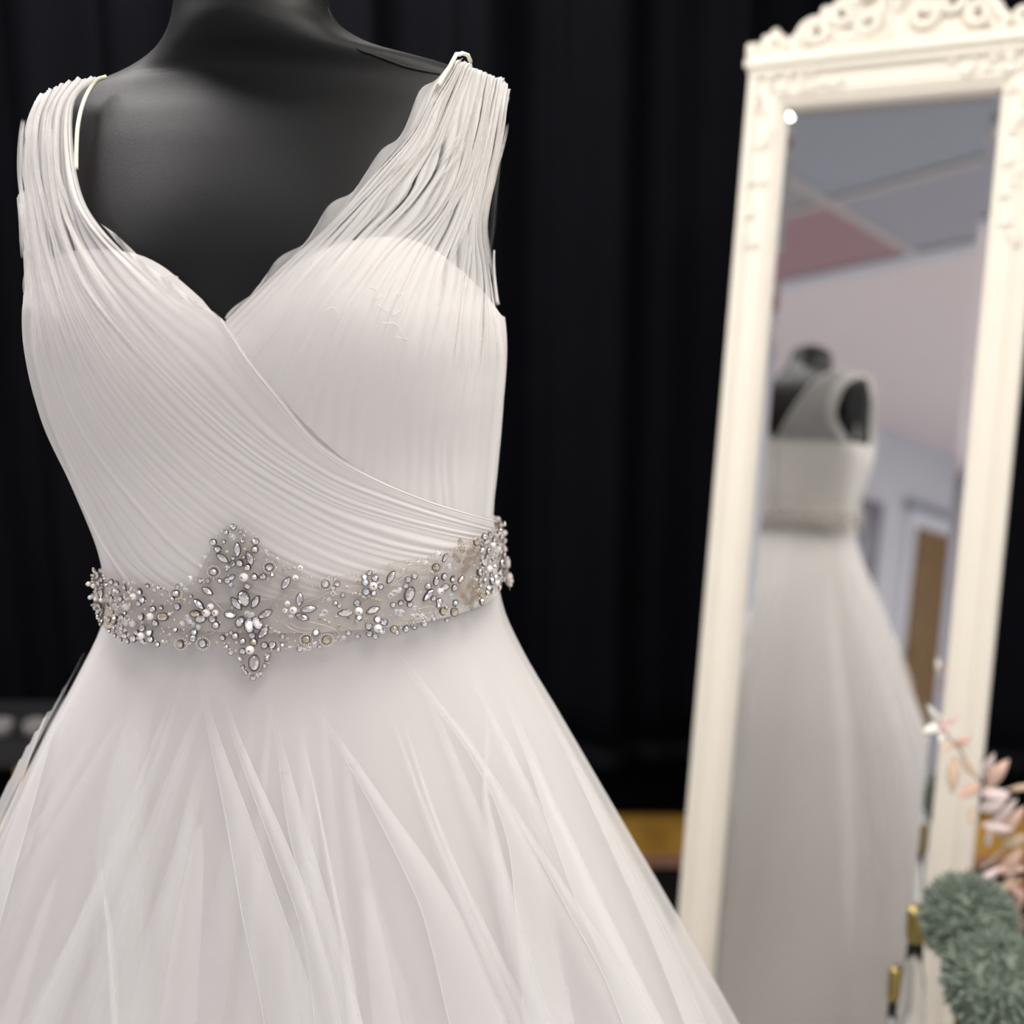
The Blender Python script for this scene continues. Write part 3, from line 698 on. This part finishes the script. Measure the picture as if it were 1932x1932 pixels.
# listed by eye from the photograph: kind, column, row, radius (half length), angle
B = '''c415,1015,6.5 c423,1028,6.5 c490,1014,6.5 c489,1029,6.5 c462,1055,7 c476,1063,6.5 c449,1056,5.5 c488,1081,6.5 c476,1099,6.5 c416,1071,7 c515,1063,7
c450,986,5.5 c437,996,4.5 c463,995,4 c433,1014,4 c467,1013,4 s471,1028,4 s440,1033,4 c450,1046,4 c469,1044,4 k450,1004,9 k447,1000,6 m458,1029,13,88 m480,1045,13,110 m432,1045,13,-42
o448,1082,7,30 c440,1088,6 o503,1081,7.5,20 p472,1081,8.5 a441,1064,7 a448,1096,6 c520,1077,4 s513,1086,4 s540,1068,4 s549,1066,3 s559,1065,4 p570,1065,5.5 p561,1082,6
m545,1093,13,58 k401,1042,6 k394,1058,6 k510,1032,6 k530,1046,5.5 c392,1088,4.5 s398,1087,3 c406,1088,4.5 s416,1087,3.5 c427,1089,4.5 m406,1107,12,-28
k476,1148,8 k486,1151,8 k480,1156,7 o471,1122,15,100 m491,1128,14,56 m457,1131,14,-50 o447,1152,11,-8 m509,1151,14,28 o464,1167,11,60 o481,1174,14,92 o495,1169,13,-62 m505,1189,14,50
i485,1195,7 g488,1208,7 c468,1207,6 c455,1197,6.5 c433,1200,5.5 c507,1215,6.5 c521,1215,7 p482,1223,8.5 c468,1227,6 c439,1218,4 c447,1229,5 c539,1214,4.5 c531,1224,4.5
o490,1248,15,88 c464,1242,4.5 c468,1256,4.5 c473,1267,4.5 c487,1277,5 c500,1269,4.5 c507,1254,4.5 c511,1240,4.5 c514,1234,4 s479,1272,4 s494,1273,4 s466,1249,3.5 s509,1247,3.5 s503,1262,3.5 s470,1262,3.5
s526,1187,4 s533,1190,4 c539,1197,4.5 s548,1203,3.5 s538,1205,4 s549,1210,3 s518,1181,3.5 s511,1176,4 s463,1188,4 s455,1184,4 c448,1190,4.5 s441,1194,3.5
m569,1124,13,84 m585,1142,14,5 m574,1157,13,-20 p559,1144,7.5 p547,1131,5.5 p544,1145,5 p554,1155,4.5 g581,1204,7 c598,1190,6.5 g617,1205,7.5 c614,1096,7 c398,1212,7.5
s551,1219,3.5 s558,1219,3.5 c570,1222,5.5 k586,1222,6 k595,1213,6 k578,1223,5 c605,1218,4
m392,1132,13,-42 p407,1149,8 p413,1136,6.5 p421,1149,6.5 c415,1161,7.5 o395,1161,11,20 y385,1150,10,10 c421,1174,7 k392,1179,8 c383,1189,6.5 c381,1202,6.5 k378,1166,8 k372,1158,8 k382,1172,7
c287,1108,6.5 p278,1117,7 c292,1124,6.5 c285,1131,5.5 c300,1097,4.5 s313,1107,4.5 s327,1115,4.5 s310,1127,4.5 s337,1128,4.5 c350,1112,6.5 p376,1083,5.5 c310,1142,6.5 c325,1139,4.5 s341,1151,4.5 p309,1157,7.5 y328,1157,11,5
c291,1159,7 c315,1171,6.5 s292,1170,4.5 c305,1192,7 p292,1198,7.5 c292,1183,6.5 c282,1192,5.5 c277,1203,7 c307,1204,6.5 c291,1208,5.5 c318,1214,5 s329,1208,4.5 s340,1195,4.5 c350,1185,4.5 s360,1179,3.5 g359,1213,7.5
c376,1168,6 k364,1170,8 i353,1137,6.5 k391,1178,6 m261,1100,9,-40 m222,1113,10,80 g232,1138,6 m245,1134,7,-30 y223,1153,8,85 c215,1152,5.5 g245,1168,8 g221,1175,7 k267,1137,10 k266,1172,8 k278,1173,9 p200,1096,5 p203,1124,4.5
c254,1205,4.5 c266,1209,4.5 c243,1198,4.5 c233,1190,4.5 c320,1101,4 c345,1122,4 c353,1098,4 k361,1094,6 k368,1103,7 s336,1106,3.5 c376,1118,4 s366,1124,4
i684,1093,7 p698,1101,8 i686,1111,7 c701,1086,6.5 c691,1076,5 c683,1083,5.5 c711,1102,5.5 c699,1114,5.5 s669,1091,4.5 s653,1102,4 c645,1117,4.5 c632,1132,4.5 c639,1137,4.5 m728,1084,13,50 m650,1150,14,0 p673,1146,8 m698,1145,13.5,20
c670,1132,6.5 c674,1159,6.5 s667,1114,4 s675,1116,4 s681,1120,4 s690,1120,4 s696,1124,4.5 s703,1126,4 s710,1129,4 c733,1136,5.5 c746,1132,5.5 o761,1116,14,62 c755,1102,5.5 c762,1135,6 k770,1142,6 c759,1090,6 c770,1083,6
k749,1072,6.5 k761,1063,6.5 k775,1057,6.5 k788,1056,6.5 c794,1103,6.5 c706,1164,7 i718,1170,7 c691,1178,7 p706,1181,8 c692,1193,6 c703,1198,5.5 c713,1190,4.5 g735,1185,7 c741,1192,4.5 c756,1185,6 c770,1179,6.5 c788,1175,6
k628,1113,7 k613,1148,9 k608,1154,8 k621,1124,6 s605,1161,4 s613,1164,4 s621,1169,4 s638,1177,4.5 c656,1191,5 c672,1197,5 k647,1200,6 s634,1158,4 s654,1163,4.5 s669,1168,4.5 s686,1166,4.5 c635,1096,5.5 c628,1104,4.5
k735,1113,9 k728,1118,8 k742,1108,8 k745,1151,10 k738,1150,8 k774,1160,9 k782,1158,8 k766,1158,7
p813,1111,7 p897,1073,7 p903,1028,6.5 p911,1100,6.5 m793,1118,14,40 m822,1048,10,40 k807,1040,9 g807,1067,7.5 g819,1151,7.5 g839,1153,8 c914,1001,8 c894,1018,6.5 g876,1019,7 c886,1036,6.5 c897,1038,5.5 c889,1061,7.5 c882,1079,8 i903,1096,7.5
c897,1108,5.5 i904,1114,5.5 c892,1094,4.5 g886,1135,7 y850,1091,8,40 c836,1090,6.5 c839,1106,6.5 o823,1104,9,10 c821,1085,6.5 o807,1093,9,80 c803,1125,5.5 c813,1131,6.5 k833,1121,7 i841,1135,6.5 k828,1066,8 k911,1036,9 c920,1063,7 c917,1079,8
c895,1049,5.5 c905,1055,5 c794,1103,5 c804,1166,4.5 c827,1169,4.5 c786,1171,4.5 c812,1139,5 c826,1142,4 c905,1015,6 c899,1004,5 c910,1088,5 c926,1090,5 c924,1050,5'''
for tok in B.split():
    q = tok[1:].split(',')
    if tok[0] != 'k' and tok[0] in 'cgi' and float(q[2]) >= 6.9 and tok[0] == 'g': pass
    bead(tok[0], float(q[0]), float(q[1]), float(q[2]), float(q[3]) if len(q) > 3 else 0)
rb = random.Random(5)
for n_, xa, xb in ((26, 207, 262), (16, 884, 924)):
    for i in range(n_):
        x = rb.uniform(xa, xb); a = table(x, TOPX, TOPY)+5; b = table(x, BOTX, BOTY)-5
        for _ in range(30):
            x = rb.uniform(xa, xb); y = rb.uniform(table(x, TOPX, TOPY)+5, table(x, BOTX, BOTY)-5)
            if all(math.hypot(x-p[0], y-p[1]) > p[2]*.9+4 for p in used): break
        bead(rb.choice('ccgcs'), x, y, rb.uniform(4, 6))
# rings of tiny white beads round the dark crystals
tiny = MB()
def tiny_at(px, py, r):
    P, N = castN(BV_A, px, py, 4); tiny.ball(P+N*(.0115+.6*r*PXM), r*PXM, k=6)
for cx, cy, R in ((416, 1071, 11), (515, 1063, 11), (581, 1204, 11), (617, 1205, 12), (614, 1096, 11), (398, 1212, 12), (359, 1213, 11), (350, 1112, 11), (807, 1067, 12), (819, 1151, 12), (245, 1168, 12)):
    k = 16
    for j in range(k): tiny_at(cx+R*math.cos(2*PI*j/k), cy+R*math.sin(2*PI*j/k), 1.9)
# dense small beads at both ends, where the belt turns round the waist
for i in range(210):
    x = random.uniform(203, 275); a = table(x, TOPX, TOPY); b = table(x, BOTX, BOTY); tiny_at(x, random.uniform(a, b), random.uniform(1.6, 3.2))
for i in range(150):
    x = random.uniform(872, 926); a = table(x, TOPX, TOPY); b = table(x, BOTX, BOTY); tiny_at(x, random.uniform(a, b), random.uniform(1.6, 3.2))
for i in range(330):
    x = random.uniform(260, 880); a = table(x, TOPX, TOPY); b = table(x, BOTX, BOTY); e = random.random()
    y = lerp(a, b, e if random.random() < .4 else (e*.12 if e < .5 else 1-(1-e)*.12)); tiny_at(x, y, random.uniform(1.3, 2.6))
t_ = loc(tiny.build('tiny_bead', M_bead), belt); t_['kind'] = 'stuff'
# back of the belt
back = MB()
for i in range(420):
    th = math.radians(random.uniform(88, 272)); k = (math.degrees(th)-88)/184; z = lerp(lerp(zrow(1112), zrow(1140), k), lerp(zrow(985), zrow(1054), k), random.random()); back.ball(body(th, z, .014), random.uniform(.0012, .003), k=6)
t_ = loc(back.build('back_bead', M_bead), belt); t_['kind'] = 'stuff'
# corded silver thread scrolls
def c5(l): return [(380+x/5.683, 960+y/5.683) for x, y in l]
def c6(l): return [(600+x/9.66, 1020+y/9.66) for x, y in l]
SCR = [c5(l) for l in ([(640, 495), (720, 468), (800, 455), (845, 560), (832, 605)], [(780, 1020), (900, 930), (1090, 800)], [(800, 960), (900, 870), (1070, 760)], [(1120, 965), (1230, 930), (1360, 860)],
    [(900, 1170), (960, 1240), (1080, 1305), (1190, 1310)], [(990, 1200), (1060, 1250), (1200, 1265)], [(1090, 1165), (1200, 1185), (1360, 1235)], [(35, 830), (170, 910), (295, 1045)], [(145, 640), (145, 540), (200, 520), (330, 545)],
    [(60, 1350), (180, 1320), (280, 1230)], [(110, 1305), (230, 1255)], [(-150, 790), (-60, 850), (20, 850)], [(-160, 1370), (-60, 1290), (40, 1240)])]
SCR += [c6(l) for l in ([(1200, 755), (1590, 490), (1800, 450), (1850, 520), (1840, 600)], [(1130, 870), (1280, 760), (1600, 540)], [(1600, 600), (1720, 560), (1750, 620), (1720, 720), (1760, 710)], [(1240, 1320), (1400, 1380), (1620, 1420), (1780, 1400)],
    [(1700, 1215), (1900, 1160), (2010, 1230), (1990, 1370), (1800, 1500)], [(1720, 1250), (1860, 1310), (1850, 1400), (1700, 1440), (1540, 1480)], [(0, 1470), (200, 1530), (330, 1610), (370, 1710), (260, 1860)], [(0, 1000), (180, 890), (270, 780)], [(1030, 1270), (1180, 1120)], [(740, 1130), (860, 1040)])]
SCR += [[(848, 1028), (851, 1052), (849, 1078), (847, 1092)], [(850, 1095), (858, 1112), (866, 1138)]]
m = MB()
for l in SCR:
    n = max(6, int(sum(math.dist(l[i], l[i+1]) for i in range(len(l)-1))/2.6)); pts = []
    for p in spline([(a, b, 0) for a, b in l], n): tiny_at(p.x, p.y, .95)
    surf_tube(l, .00032, BV_A, .0118, n=30, k=4).build('thread_scroll', M_thread, None); o = bpy.data.objects[-1] if False else None
for o in [o for o in C.objects if o.name.startswith('thread_scroll')]: loc(o, belt)
t_.data.update()
# rebuild the tiny beads now that the scrolls have added theirs
for o in [o for o in C.objects if o.name.startswith('tiny_bead')]: bpy.data.objects.remove(o)
t_ = loc(tiny.build('tiny_bead', M_bead), belt); t_['kind'] = 'stuff'
# champagne beaded leaf sprigs near the right end
for px, py, a, L in ((849, 1025, 112, 15), (866, 1035, 20, 13), (841, 1049, 128, 12), (860, 1055, 8, 12), (876, 1047, 35, 12), (857, 1071, 18, 12), (865, 1100, 30, 11), (873, 1110, 35, 12), (847, 1113, 120, 13), (875, 1122, 20, 12), (857, 1128, 110, 12), (867, 1139, 80, 12)):
    P, N = castN(BV_A, px, py, 6); X = Vector((0, 0, 1)).cross(N).normalized(); Y = N.cross(X)
    D = X*math.cos(math.radians(a))+Y*math.sin(math.radians(a)); E2 = N.cross(D); m = MB()
    for i in range(12):
        t = i/12*2*PI; m.ball(P+N*.013+(D*math.cos(t)*L+E2*math.sin(t)*L*.42)*PXM, 1.9*PXM, k=6)
    for i in range(5): m.ball(P+N*.013+D*(i-2)*L*.32*PXM, 1.7*PXM, k=6)
    loc(m.build('beaded_leaf', M_tan), belt)

# ------------------------------------------------------------------ standing mirror
YAW, LEAN = .470, .1663
mu = Vector((math.cos(YAW), -math.sin(YAW), 0)); n0 = Vector((-math.sin(YAW), -math.cos(YAW), 0))
mn = n0*math.cos(LEAN)+Vector((0, 0, math.sin(LEAN))); mup = Vector((0, 0, math.cos(LEAN)))-n0*math.sin(LEAN)
MTL = CAM+Vector((.5107, 2.0169, .3651))*S_; GW = .3653*S_
HT = MTL.z/mup.z                                # from the glass's top edge down to the floor, along the frame
O = MTL+mu*GW/2-mup*HT
mir = empty('standing_mirror'); mir.matrix_world = Matrix.Translation(O) @ Matrix((mu, -mn, mup)).transposed().to_4x4()
tag(mir, 'tall cream framed mirror with carved crest leaning beside the dress', 'mirror')
# local: x across, y into the wall (front is -y), z up the frame
SW = .064; GB = .10; hw = GW/2; FT = HT+.070
def mbuild(m, name, mt, smooth=False, parent=mir): return m.build(name, mt, parent, smooth)
# glass with a bevelled border
bw = .017; g = MB(); dp = .0016
o_ = [(-hw-.004, dp, GB), (hw+.004, dp, GB), (hw+.004, dp, HT+.004), (-hw-.004, dp, HT+.004)]; i_ = [(-hw+bw, 0, GB+bw), (hw-bw, 0, GB+bw), (hw-bw, 0, HT-bw), (-hw+bw, 0, HT-bw)]
g.v = [Vector(p) for p in i_]; g.f = [(0, 1, 2, 3)]; mbuild(g, 'mirror_glass', M_glass)
for k in range(4):
    g = MB(); q = (k+1) % 4; g.v = [Vector(o_[k]), Vector(o_[q]), Vector(i_[q]), Vector(i_[k])]; g.f = [(0, 1, 2, 3)]; mbuild(g, 'glass_bevel', M_glass)
# moulded frame: profile swept along each member  (t across from glass edge outward, y depth)
PROF = [(0, .003), (0, -.010), (.004, -.014), (.008, -.014), (.011, -.018), (.020, -.021), (.034, -.022), (.040, -.019), (.044, -.019), (.048, -.024), (.056, -.026), (.062, -.023), (.064, -.016), (.064, .022)]
def member(name, p0, p1, outd, m0, m1):
    """p0,p1 glass-edge corners; outd outward direction; m0,m1 mitre slopes along the member"""
    p0 = Vector(p0); p1 = Vector(p1); d = (p1-p0).normalized(); rows = []
    for pt, ms in ((p0, -m0), (p1, m1)):
        rows.append([pt+Vector(outd)*t+Vector((0, y, 0))+d*(ms*t) for t, y in PROF])
    m = MB(); m.grid(rows); n = len(m.v)//2; m.f.append(tuple(range(n))); m.f.append(tuple(range(n, 2*n))[::-1]); m.f.append((0, n-1, 2*n-1, n))
    return mbuild(m, name, M_frame)
member('frame_stile', (-hw, 0, GB), (-hw, 0, HT), (-1, 0, 0), 1, 1)
member('frame_stile', (hw, 0, GB), (hw, 0, HT), (1, 0, 0), 1, 1)
member('frame_top_rail', (-hw, 0, HT), (hw, 0, HT), (0, 0, 1), 1, 1)
member('frame_bottom_rail', (-hw, 0, GB), (hw, 0, GB), (0, 0, -1), 1, 1)
mbuild(MB().box((-hw-.066, -.024, 0), (hw+.066, .022, GB-.062)), 'frame_plinth', M_frame)
mbuild(MB().box((-hw-.055, .010, .01), (hw+.055, .020, FT-.01)), 'back_board', M_back)
# top cornice
cz = HT+.064
m = MB(); m.box((-hw-.068, -.034, cz), (hw+.068, .022, cz+.012)).box((-hw-.062, -.028, cz-.012), (hw+.062, .02, cz)).box((-hw-.060, -.026, cz+.012), (hw+.060, .02, cz+.022))
mbuild(m, 'cornice', M_frame)
# carved corner sprays on the top corners
for s in (-1, 1):
    m = MB()
    for i in range(26):
        t = random.random(); x = s*(hw+.032-random.random()*.004); z = HT+.03-t*.30
        if i % 2: x = s*(hw+.03-t*.11); z = HT+.035
        m.ball((x+random.uniform(-.014, .014), -.023, z+random.uniform(-.012, .012)), random.uniform(.004, .009), .004, random.uniform(.004, .010), 8)
    mbuild(m, 'corner_carving', M_frame, True)['kind'] = 'stuff'
# crest: pierced scrollwork
crest_z = cz+.020
cr = MB(); pts = []
EDGE = [(-.232, 0), (-.228, .022), (-.214, .026), (-.205, .018), (-.196, .034), (-.184, .040), (-.172, .028), (-.158, .022), (-.142, .034), (-.128, .052), (-.112, .066), (-.098, .062), (-.086, .074), (-.078, .092), (-.062, .110), (-.046, .118), (-.030, .132), (-.014, .150), (0, .158)]
def scroll(c, r0, turns, a0, s, w=.0065):
    pts = []
    for i in range(40):
        t = i/39; a = a0+s*turns*2*PI*t; r = r0*(1-.82*t); pts.append(Vector((c[0]+r*math.cos(a), -.008-.010*t, c[1]+r*math.sin(a))))
    return pts
crest = mbuild(MB().box((-.2, -.006, crest_z), (.2, .012, crest_z+.012)), 'crest_base', M_frame)
kx = (hw+.066)/.232
full = [(x*kx, z) for x, z in EDGE]+[(-x*kx, z) for x, z in EDGE[-2::-1]]
for a, b, k in ((.0, 1, .70),):
    sm_ = spline([(x, 0, z) for x, z in full], 90); m = MB()
    m.grid([[Vector((p.x, y, crest_z+q*max(.002, p.z*k))) for p in sm_] for y, q in ((.012, 0), (.012, 1), (-.004, 1), (-.010, .75), (-.010, 0))]); mbuild(m, 'crest_panel', M_frame)
for s in (-1, 1):
    for c, r0, turns, a0, sg in (((-.186, .022), .016, 1.2, 2.6, 1), ((-.218, .012), .012, 1.0, 2.6, 1), ((-.125, .030), .026, 1.3, 3.4, -1), ((-.080, .056), .024, 1.3, .6, 1), ((-.150, .016), .014, 1, 1.2, 1), ((-.048, .090), .022, 1.3, 3.2, -1), ((-.040, .040), .022, 1.2, 2.2, 1), ((-.018, .120), .018, 1.2, 2.9, -1)):
        m = MB(); m.tube([Vector((p.x*kx*(-s), p.y, crest_z+p.z)) for p in scroll(c, r0, turns, a0, sg)], lambda t: .0105-.003*t, 8)
        mbuild(m, 'scroll', M_frame, True, crest)
    for x, z, a, L in ((-.230, .012, 110, .020), (-.205, .026, 70, .016), (-.192, .036, 100, .014), (-.168, .020, 30, .022), (-.142, .038, 60, .018), (-.112, .058, 100, .020), (-.100, .060, 60, .018), (-.095, .030, 30, .030), (-.062, .104, 110, .020), (-.060, .074, 70, .024), (-.030, .130, 100, .020), (-.025, .066, 80, .030), (-.070, .020, 10, .034), (-.120, .010, 5, .034), (-.030, .016, 10, .034), (-.180, .008, 5, .034)):
        R = Matrix.Rotation(math.radians(-a), 3, 'Y') if s > 0 else Matrix.Rotation(math.radians(a), 3, 'Y')
        m = MB(); m.ball((x*kx*s*-1 if s < 0 else -x*kx*-1, -.008, crest_z+z), L, .008, .0085, 8, R)
        mbuild(m, 'acanthus_leaf', M_frame, True, crest)
m = MB(); m.ball((0, -.012, crest_z+.085), .020, .012, .035, 10).ball((0, -.010, crest_z+.145), .012, .010, .018, 10)
mbuild(m, 'crest_boss', M_frame, True, crest)
# a brace behind that keeps the mirror from falling
m = MB(); Mi = mir.matrix_world.inverted(); top_ = Vector((0, .022, 1.30)); ft = mir.matrix_world @ Vector((0, .02, 0)); wt = mir.matrix_world @ top_
foot = Vector((wt.x+.12*mn.x*-1, wt.y+.12*mn.y*-1, .012)); m.tube([top_, Mi @ foot], .012, 8); mbuild(m, 'back_strut', M_back)

# ------------------------------------------------------------------ flowers, bottles and the low table they stand on
TY = 1.25
tb = empty('low_plinth', (.90, TY, 0)); TZ = .10
m = MB().box((-.46, -.15, TZ-.025), (.30, .10, TZ)); m.build('plinth_top', M_table, tb, False)
for sx in (-.42, .27):
    for sy in (-.12, .07): MB().tube([(sx, sy, 0), (sx*.96, sy*.96, TZ-.025)], .015, 10).build('leg', M_table, tb)
tag(tb, 'low white plinth at the foot of the mirror carrying vases and bottles', 'plinth')
def pompom(px, py, rpx, y, label, basex):
    c = U(px, py, y); r = rpx*(c-CAM).length/F
    t = empty('pompom_flower', c); m = MB(); N = 760; rnd = random.Random(int(px))
    for i in range(N):
        z = 1-2*(i+.5)/N; a = i*2.399963; rr = math.sqrt(1-z*z)
        d = Vector((rr*math.cos(a), rr*math.sin(a), z)); d = (d+Vector((rnd.uniform(-.09, .09), rnd.uniform(-.09, .09), rnd.uniform(-.09, .09)))).normalized()
        k = rnd.uniform(.86, 1.09)*r; q = d.to_track_quat('Z', 'Y').to_matrix()
        m.ball(d*k*.84, r*.050, r*.050, r*.12, 6, q)
    o = m.build('florets', M_sage, t); o['kind'] = 'stuff'
    MB().ball((0, 0, 0), r*.80, k=16).build('flower_core', M_sage, t)
    MB().tube([(0, 0, -r*.6), (basex*.5, .0, -r*1.8), (basex, .01, TZ+.06-c.z)], .0035, 6).build('stem', M_stem, t)
    tag(t, label, 'flower'); return c
c1 = pompom(1828, 1738, 80, TY-.03, 'sage green pompom flower, the higher of the two, against the mirror frame', .05)
c2 = pompom(1880, 1858, 86, TY-.16, 'sage green pompom flower, the lower of the two, at the bottom right corner', .02)
# gold vase under the pompoms
vx = U(1868, 1990, TY-.10); vz = empty('gold_vase', (vx.x+.02, TY-.09, TZ))
vh = max(.10, U(1800, 1918, TY-.09).z-TZ)
MB().lathe([(.035, 0), (.045, .01), (.05, vh*.5), (.055, vh*.85), (.062, vh), (.058, vh), (.05, vh*.85), (.045, vh*.5), (.04, .015), (.004, .012)], 32).build('vase_body', M_gold, vz)
tag(vz, 'gold vase holding the sage pompom flowers on the low plinth', 'vase')
# clear bottles with gold caps
def bottle(px_cap, py0, py1, wpx, y, label, square=False):
    ct = U(px_cap, py0, y); cb = U(px_cap, py1, y); r = wpx/2*y/F*1.05
    t = empty('glass_bottle', (ct.x, y, TZ)); h1 = cb.z-TZ; h2 = ct.z-TZ
    MB().lathe([(r*1.4, 0), (r*1.5, .01), (r*1.5, h1*.70), (r*1.2, h1*.84), (r*.8, h1*.92), (r*.75, h1), (r*.5, h1), (r*.55, h1*.9), (r*1.3, h1*.66), (r*1.3, .012), (.001, .01)], 28).build('bottle_body', M_clear, t)
    MB().lathe([(r, h1-.004), (r*1.02, h1), (r*1.02, h2-.002), (r*.94, h2)], 28).build('bottle_cap', M_gold, t)
    tag(t, label, 'bottle')
bottle(1690, 1826, 1880, 24, TY-.04, 'clear glass bottle with slim gold cap standing before the mirror glass')
bottle(1733, 1714, 1766, 40, TY+.06, 'taller clear glass bottle with wide olive gold cap left of the pompoms')
# blush spray
sp = empty('blush_foliage_spray', (U(1932, 1900, TY+.04).x, TY+.04, TZ))
SY = TY+.06
def leaf(px0, py0, px1, py1, wpx, mt, name='leaf', dy=0.0, curl=.12):
    a = U(px0, py0, SY+dy); b = U(px1, py1, SY+dy-.015); d = b-a; L = d.length; d.normalize()
    vn = (CAM-a).normalized()+Vector((random.uniform(-.5, .5), 0, random.uniform(-.3, .6))); e = d.cross(vn).normalized(); nrm = e.cross(d).normalized(); W = wpx*SY/F/2; rows = []
    for i in range(9):
        t = i/8; wd = W*(math.sin(PI*t**.8)**.8 if 0 < t < 1 else .02)
        rows.append([a+d*(L*t)+e*(wd*s)+nrm*(L*curl*math.sin(PI*t)-abs(s)*wd*.35) for s in (-1, -.5, 0, .5, 1)])
    m = MB(); m.grid(rows); o = loc(m.build(name, mt), sp); md = o.modifiers.new('s', 'SOLIDIFY'); md.thickness = .0012; return o
def twig(pts, r=.0018):
    loc(MB().tube([U(x, y, SY+.004) for x, y in [(p.x, p.y) for p in spline([(a, b, 0) for a, b in pts], 24)]], r, 6).build('stem', M_twig), sp)
twig([(1772, 1362), (1790, 1392), (1815, 1420), (1845, 1470), (1880, 1530), (1910, 1620), (1930, 1800), (1932, 2050)])
twig([(1940, 1480), (1900, 1490), (1872, 1500)]); twig([(1820, 1500), (1850, 1485), (1868, 1476)]); twig([(1850, 1640), (1885, 1610), (1925, 1570)])
leaf(1780, 1368, 1748, 1328, 20, M_petal, 'petal'); leaf(1780, 1368, 1742, 1380, 22, M_petal, 'petal'); leaf(1782, 1370, 1772, 1400, 14, M_petal, 'petal')
leaf(1776, 1362, 1788, 1382, 20, M_pink, 'petal', -.004); leaf(1785, 1370, 1812, 1350, 8, M_pink, 'petal')
leaf(1800, 1408, 1834, 1390, 18, M_coral); leaf(1806, 1400, 1812, 1418, 16, M_twig); leaf(1800, 1402, 1776, 1420, 12, M_blush)
leaf(1800, 1425, 1796, 1500, 24, M_peach); leaf(1812, 1424, 1842, 1470, 16, M_peach)
leaf(1850, 1482, 1806, 1504, 24, M_coral); leaf(1862, 1484, 1904, 1432, 27, M_blush); leaf(1856, 1470, 1876, 1420, 20, M_mauve, dy=.03)
leaf(1850, 1496, 1908, 1502, 30, M_mauve); leaf(1848, 1530, 1900, 1506, 30, M_mauve); leaf(1905, 1490, 1950, 1484, 14, M_peach)
leaf(1866, 1560, 1920, 1506, 20, M_mauve); leaf(1880, 1580, 1935, 1520, 26, M_blush); leaf(1852, 1556, 1912, 1566, 22, M_mauve); leaf(1890, 1600, 1940, 1576, 26, M_peach)
leaf(1832, 1520, 1830, 1560, 12, M_peach); leaf(1862, 1600, 1868, 1560, 14, M_mauve); leaf(1890, 1650, 1930, 1600, 24, M_blush); leaf(1840, 1672, 1890, 1636, 18, M_mauve); leaf(1880, 1640, 1940, 1640, 20, M_blush)
leaf(1935, 1700, 1905, 1670, 24, M_coral); leaf(1870, 1690, 1925, 1660, 16, M_peach)
for i in range(34):
    x = random.uniform(1878, 1945); y = random.uniform(1650, 1790); a = random.uniform(0, 6.28)
    leaf(x, y, x+24*math.cos(a), y+24*math.sin(a), 12, M_copper if i % 3 else M_blush, 'leaf', .10)
tag(sp, 'blush pink and mauve leaf spray with a white blossom tip beside the mirror', 'foliage')
v2 = empty('bud_vase', (sp.location.x, SY, TZ))
MB().lathe([(.03, 0), (.04, .01), (.045, .06), (.025, .12), (.022, .15), (.019, .15), (.02, .12), (.038, .06), (.03, .015), (.002, .012)], 24).build('vase_body', M_whitecup, v2)
tag(v2, 'white bud vase holding the blush leaf spray', 'vase')

# ------------------------------------------------------------------ stool at the left edge
SX = U(0, 1420, 2.05)
st = empty('wooden_stool', (SX.x-.115, 2.05, 0)); sh = U(0, 1372, 2.05).z
MB().box((-.19, -.15, sh-.022), (.30, .15, sh)).build('seat', M_formdark, st, False)
for sx in (-.15, .113):
    for sy in (-.11, .11): MB().box((sx-.018, sy-.018, 0), (sx+.018, sy+.018, sh-.022)).build('leg', M_skirting, st, False)
tag(st, 'orange wooden stool with a dark seat behind the dress at the left edge', 'stool')
for i, (px, lab) in enumerate(((2, 'small white cup toned down to grey on the dark stool seat, cut by the left edge'), (66, 'small white cup toned down to grey on the dark stool seat, close to the tulle skirt'))):
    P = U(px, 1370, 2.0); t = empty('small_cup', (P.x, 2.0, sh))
    MB().lathe([(.014, 0), (.021, .004), (.024, .02), (.023, .034), (.020, .034), (.020, .02), (.016, .008), (.001, .006)], 24).build('cup_body', M_tonedcup, t)
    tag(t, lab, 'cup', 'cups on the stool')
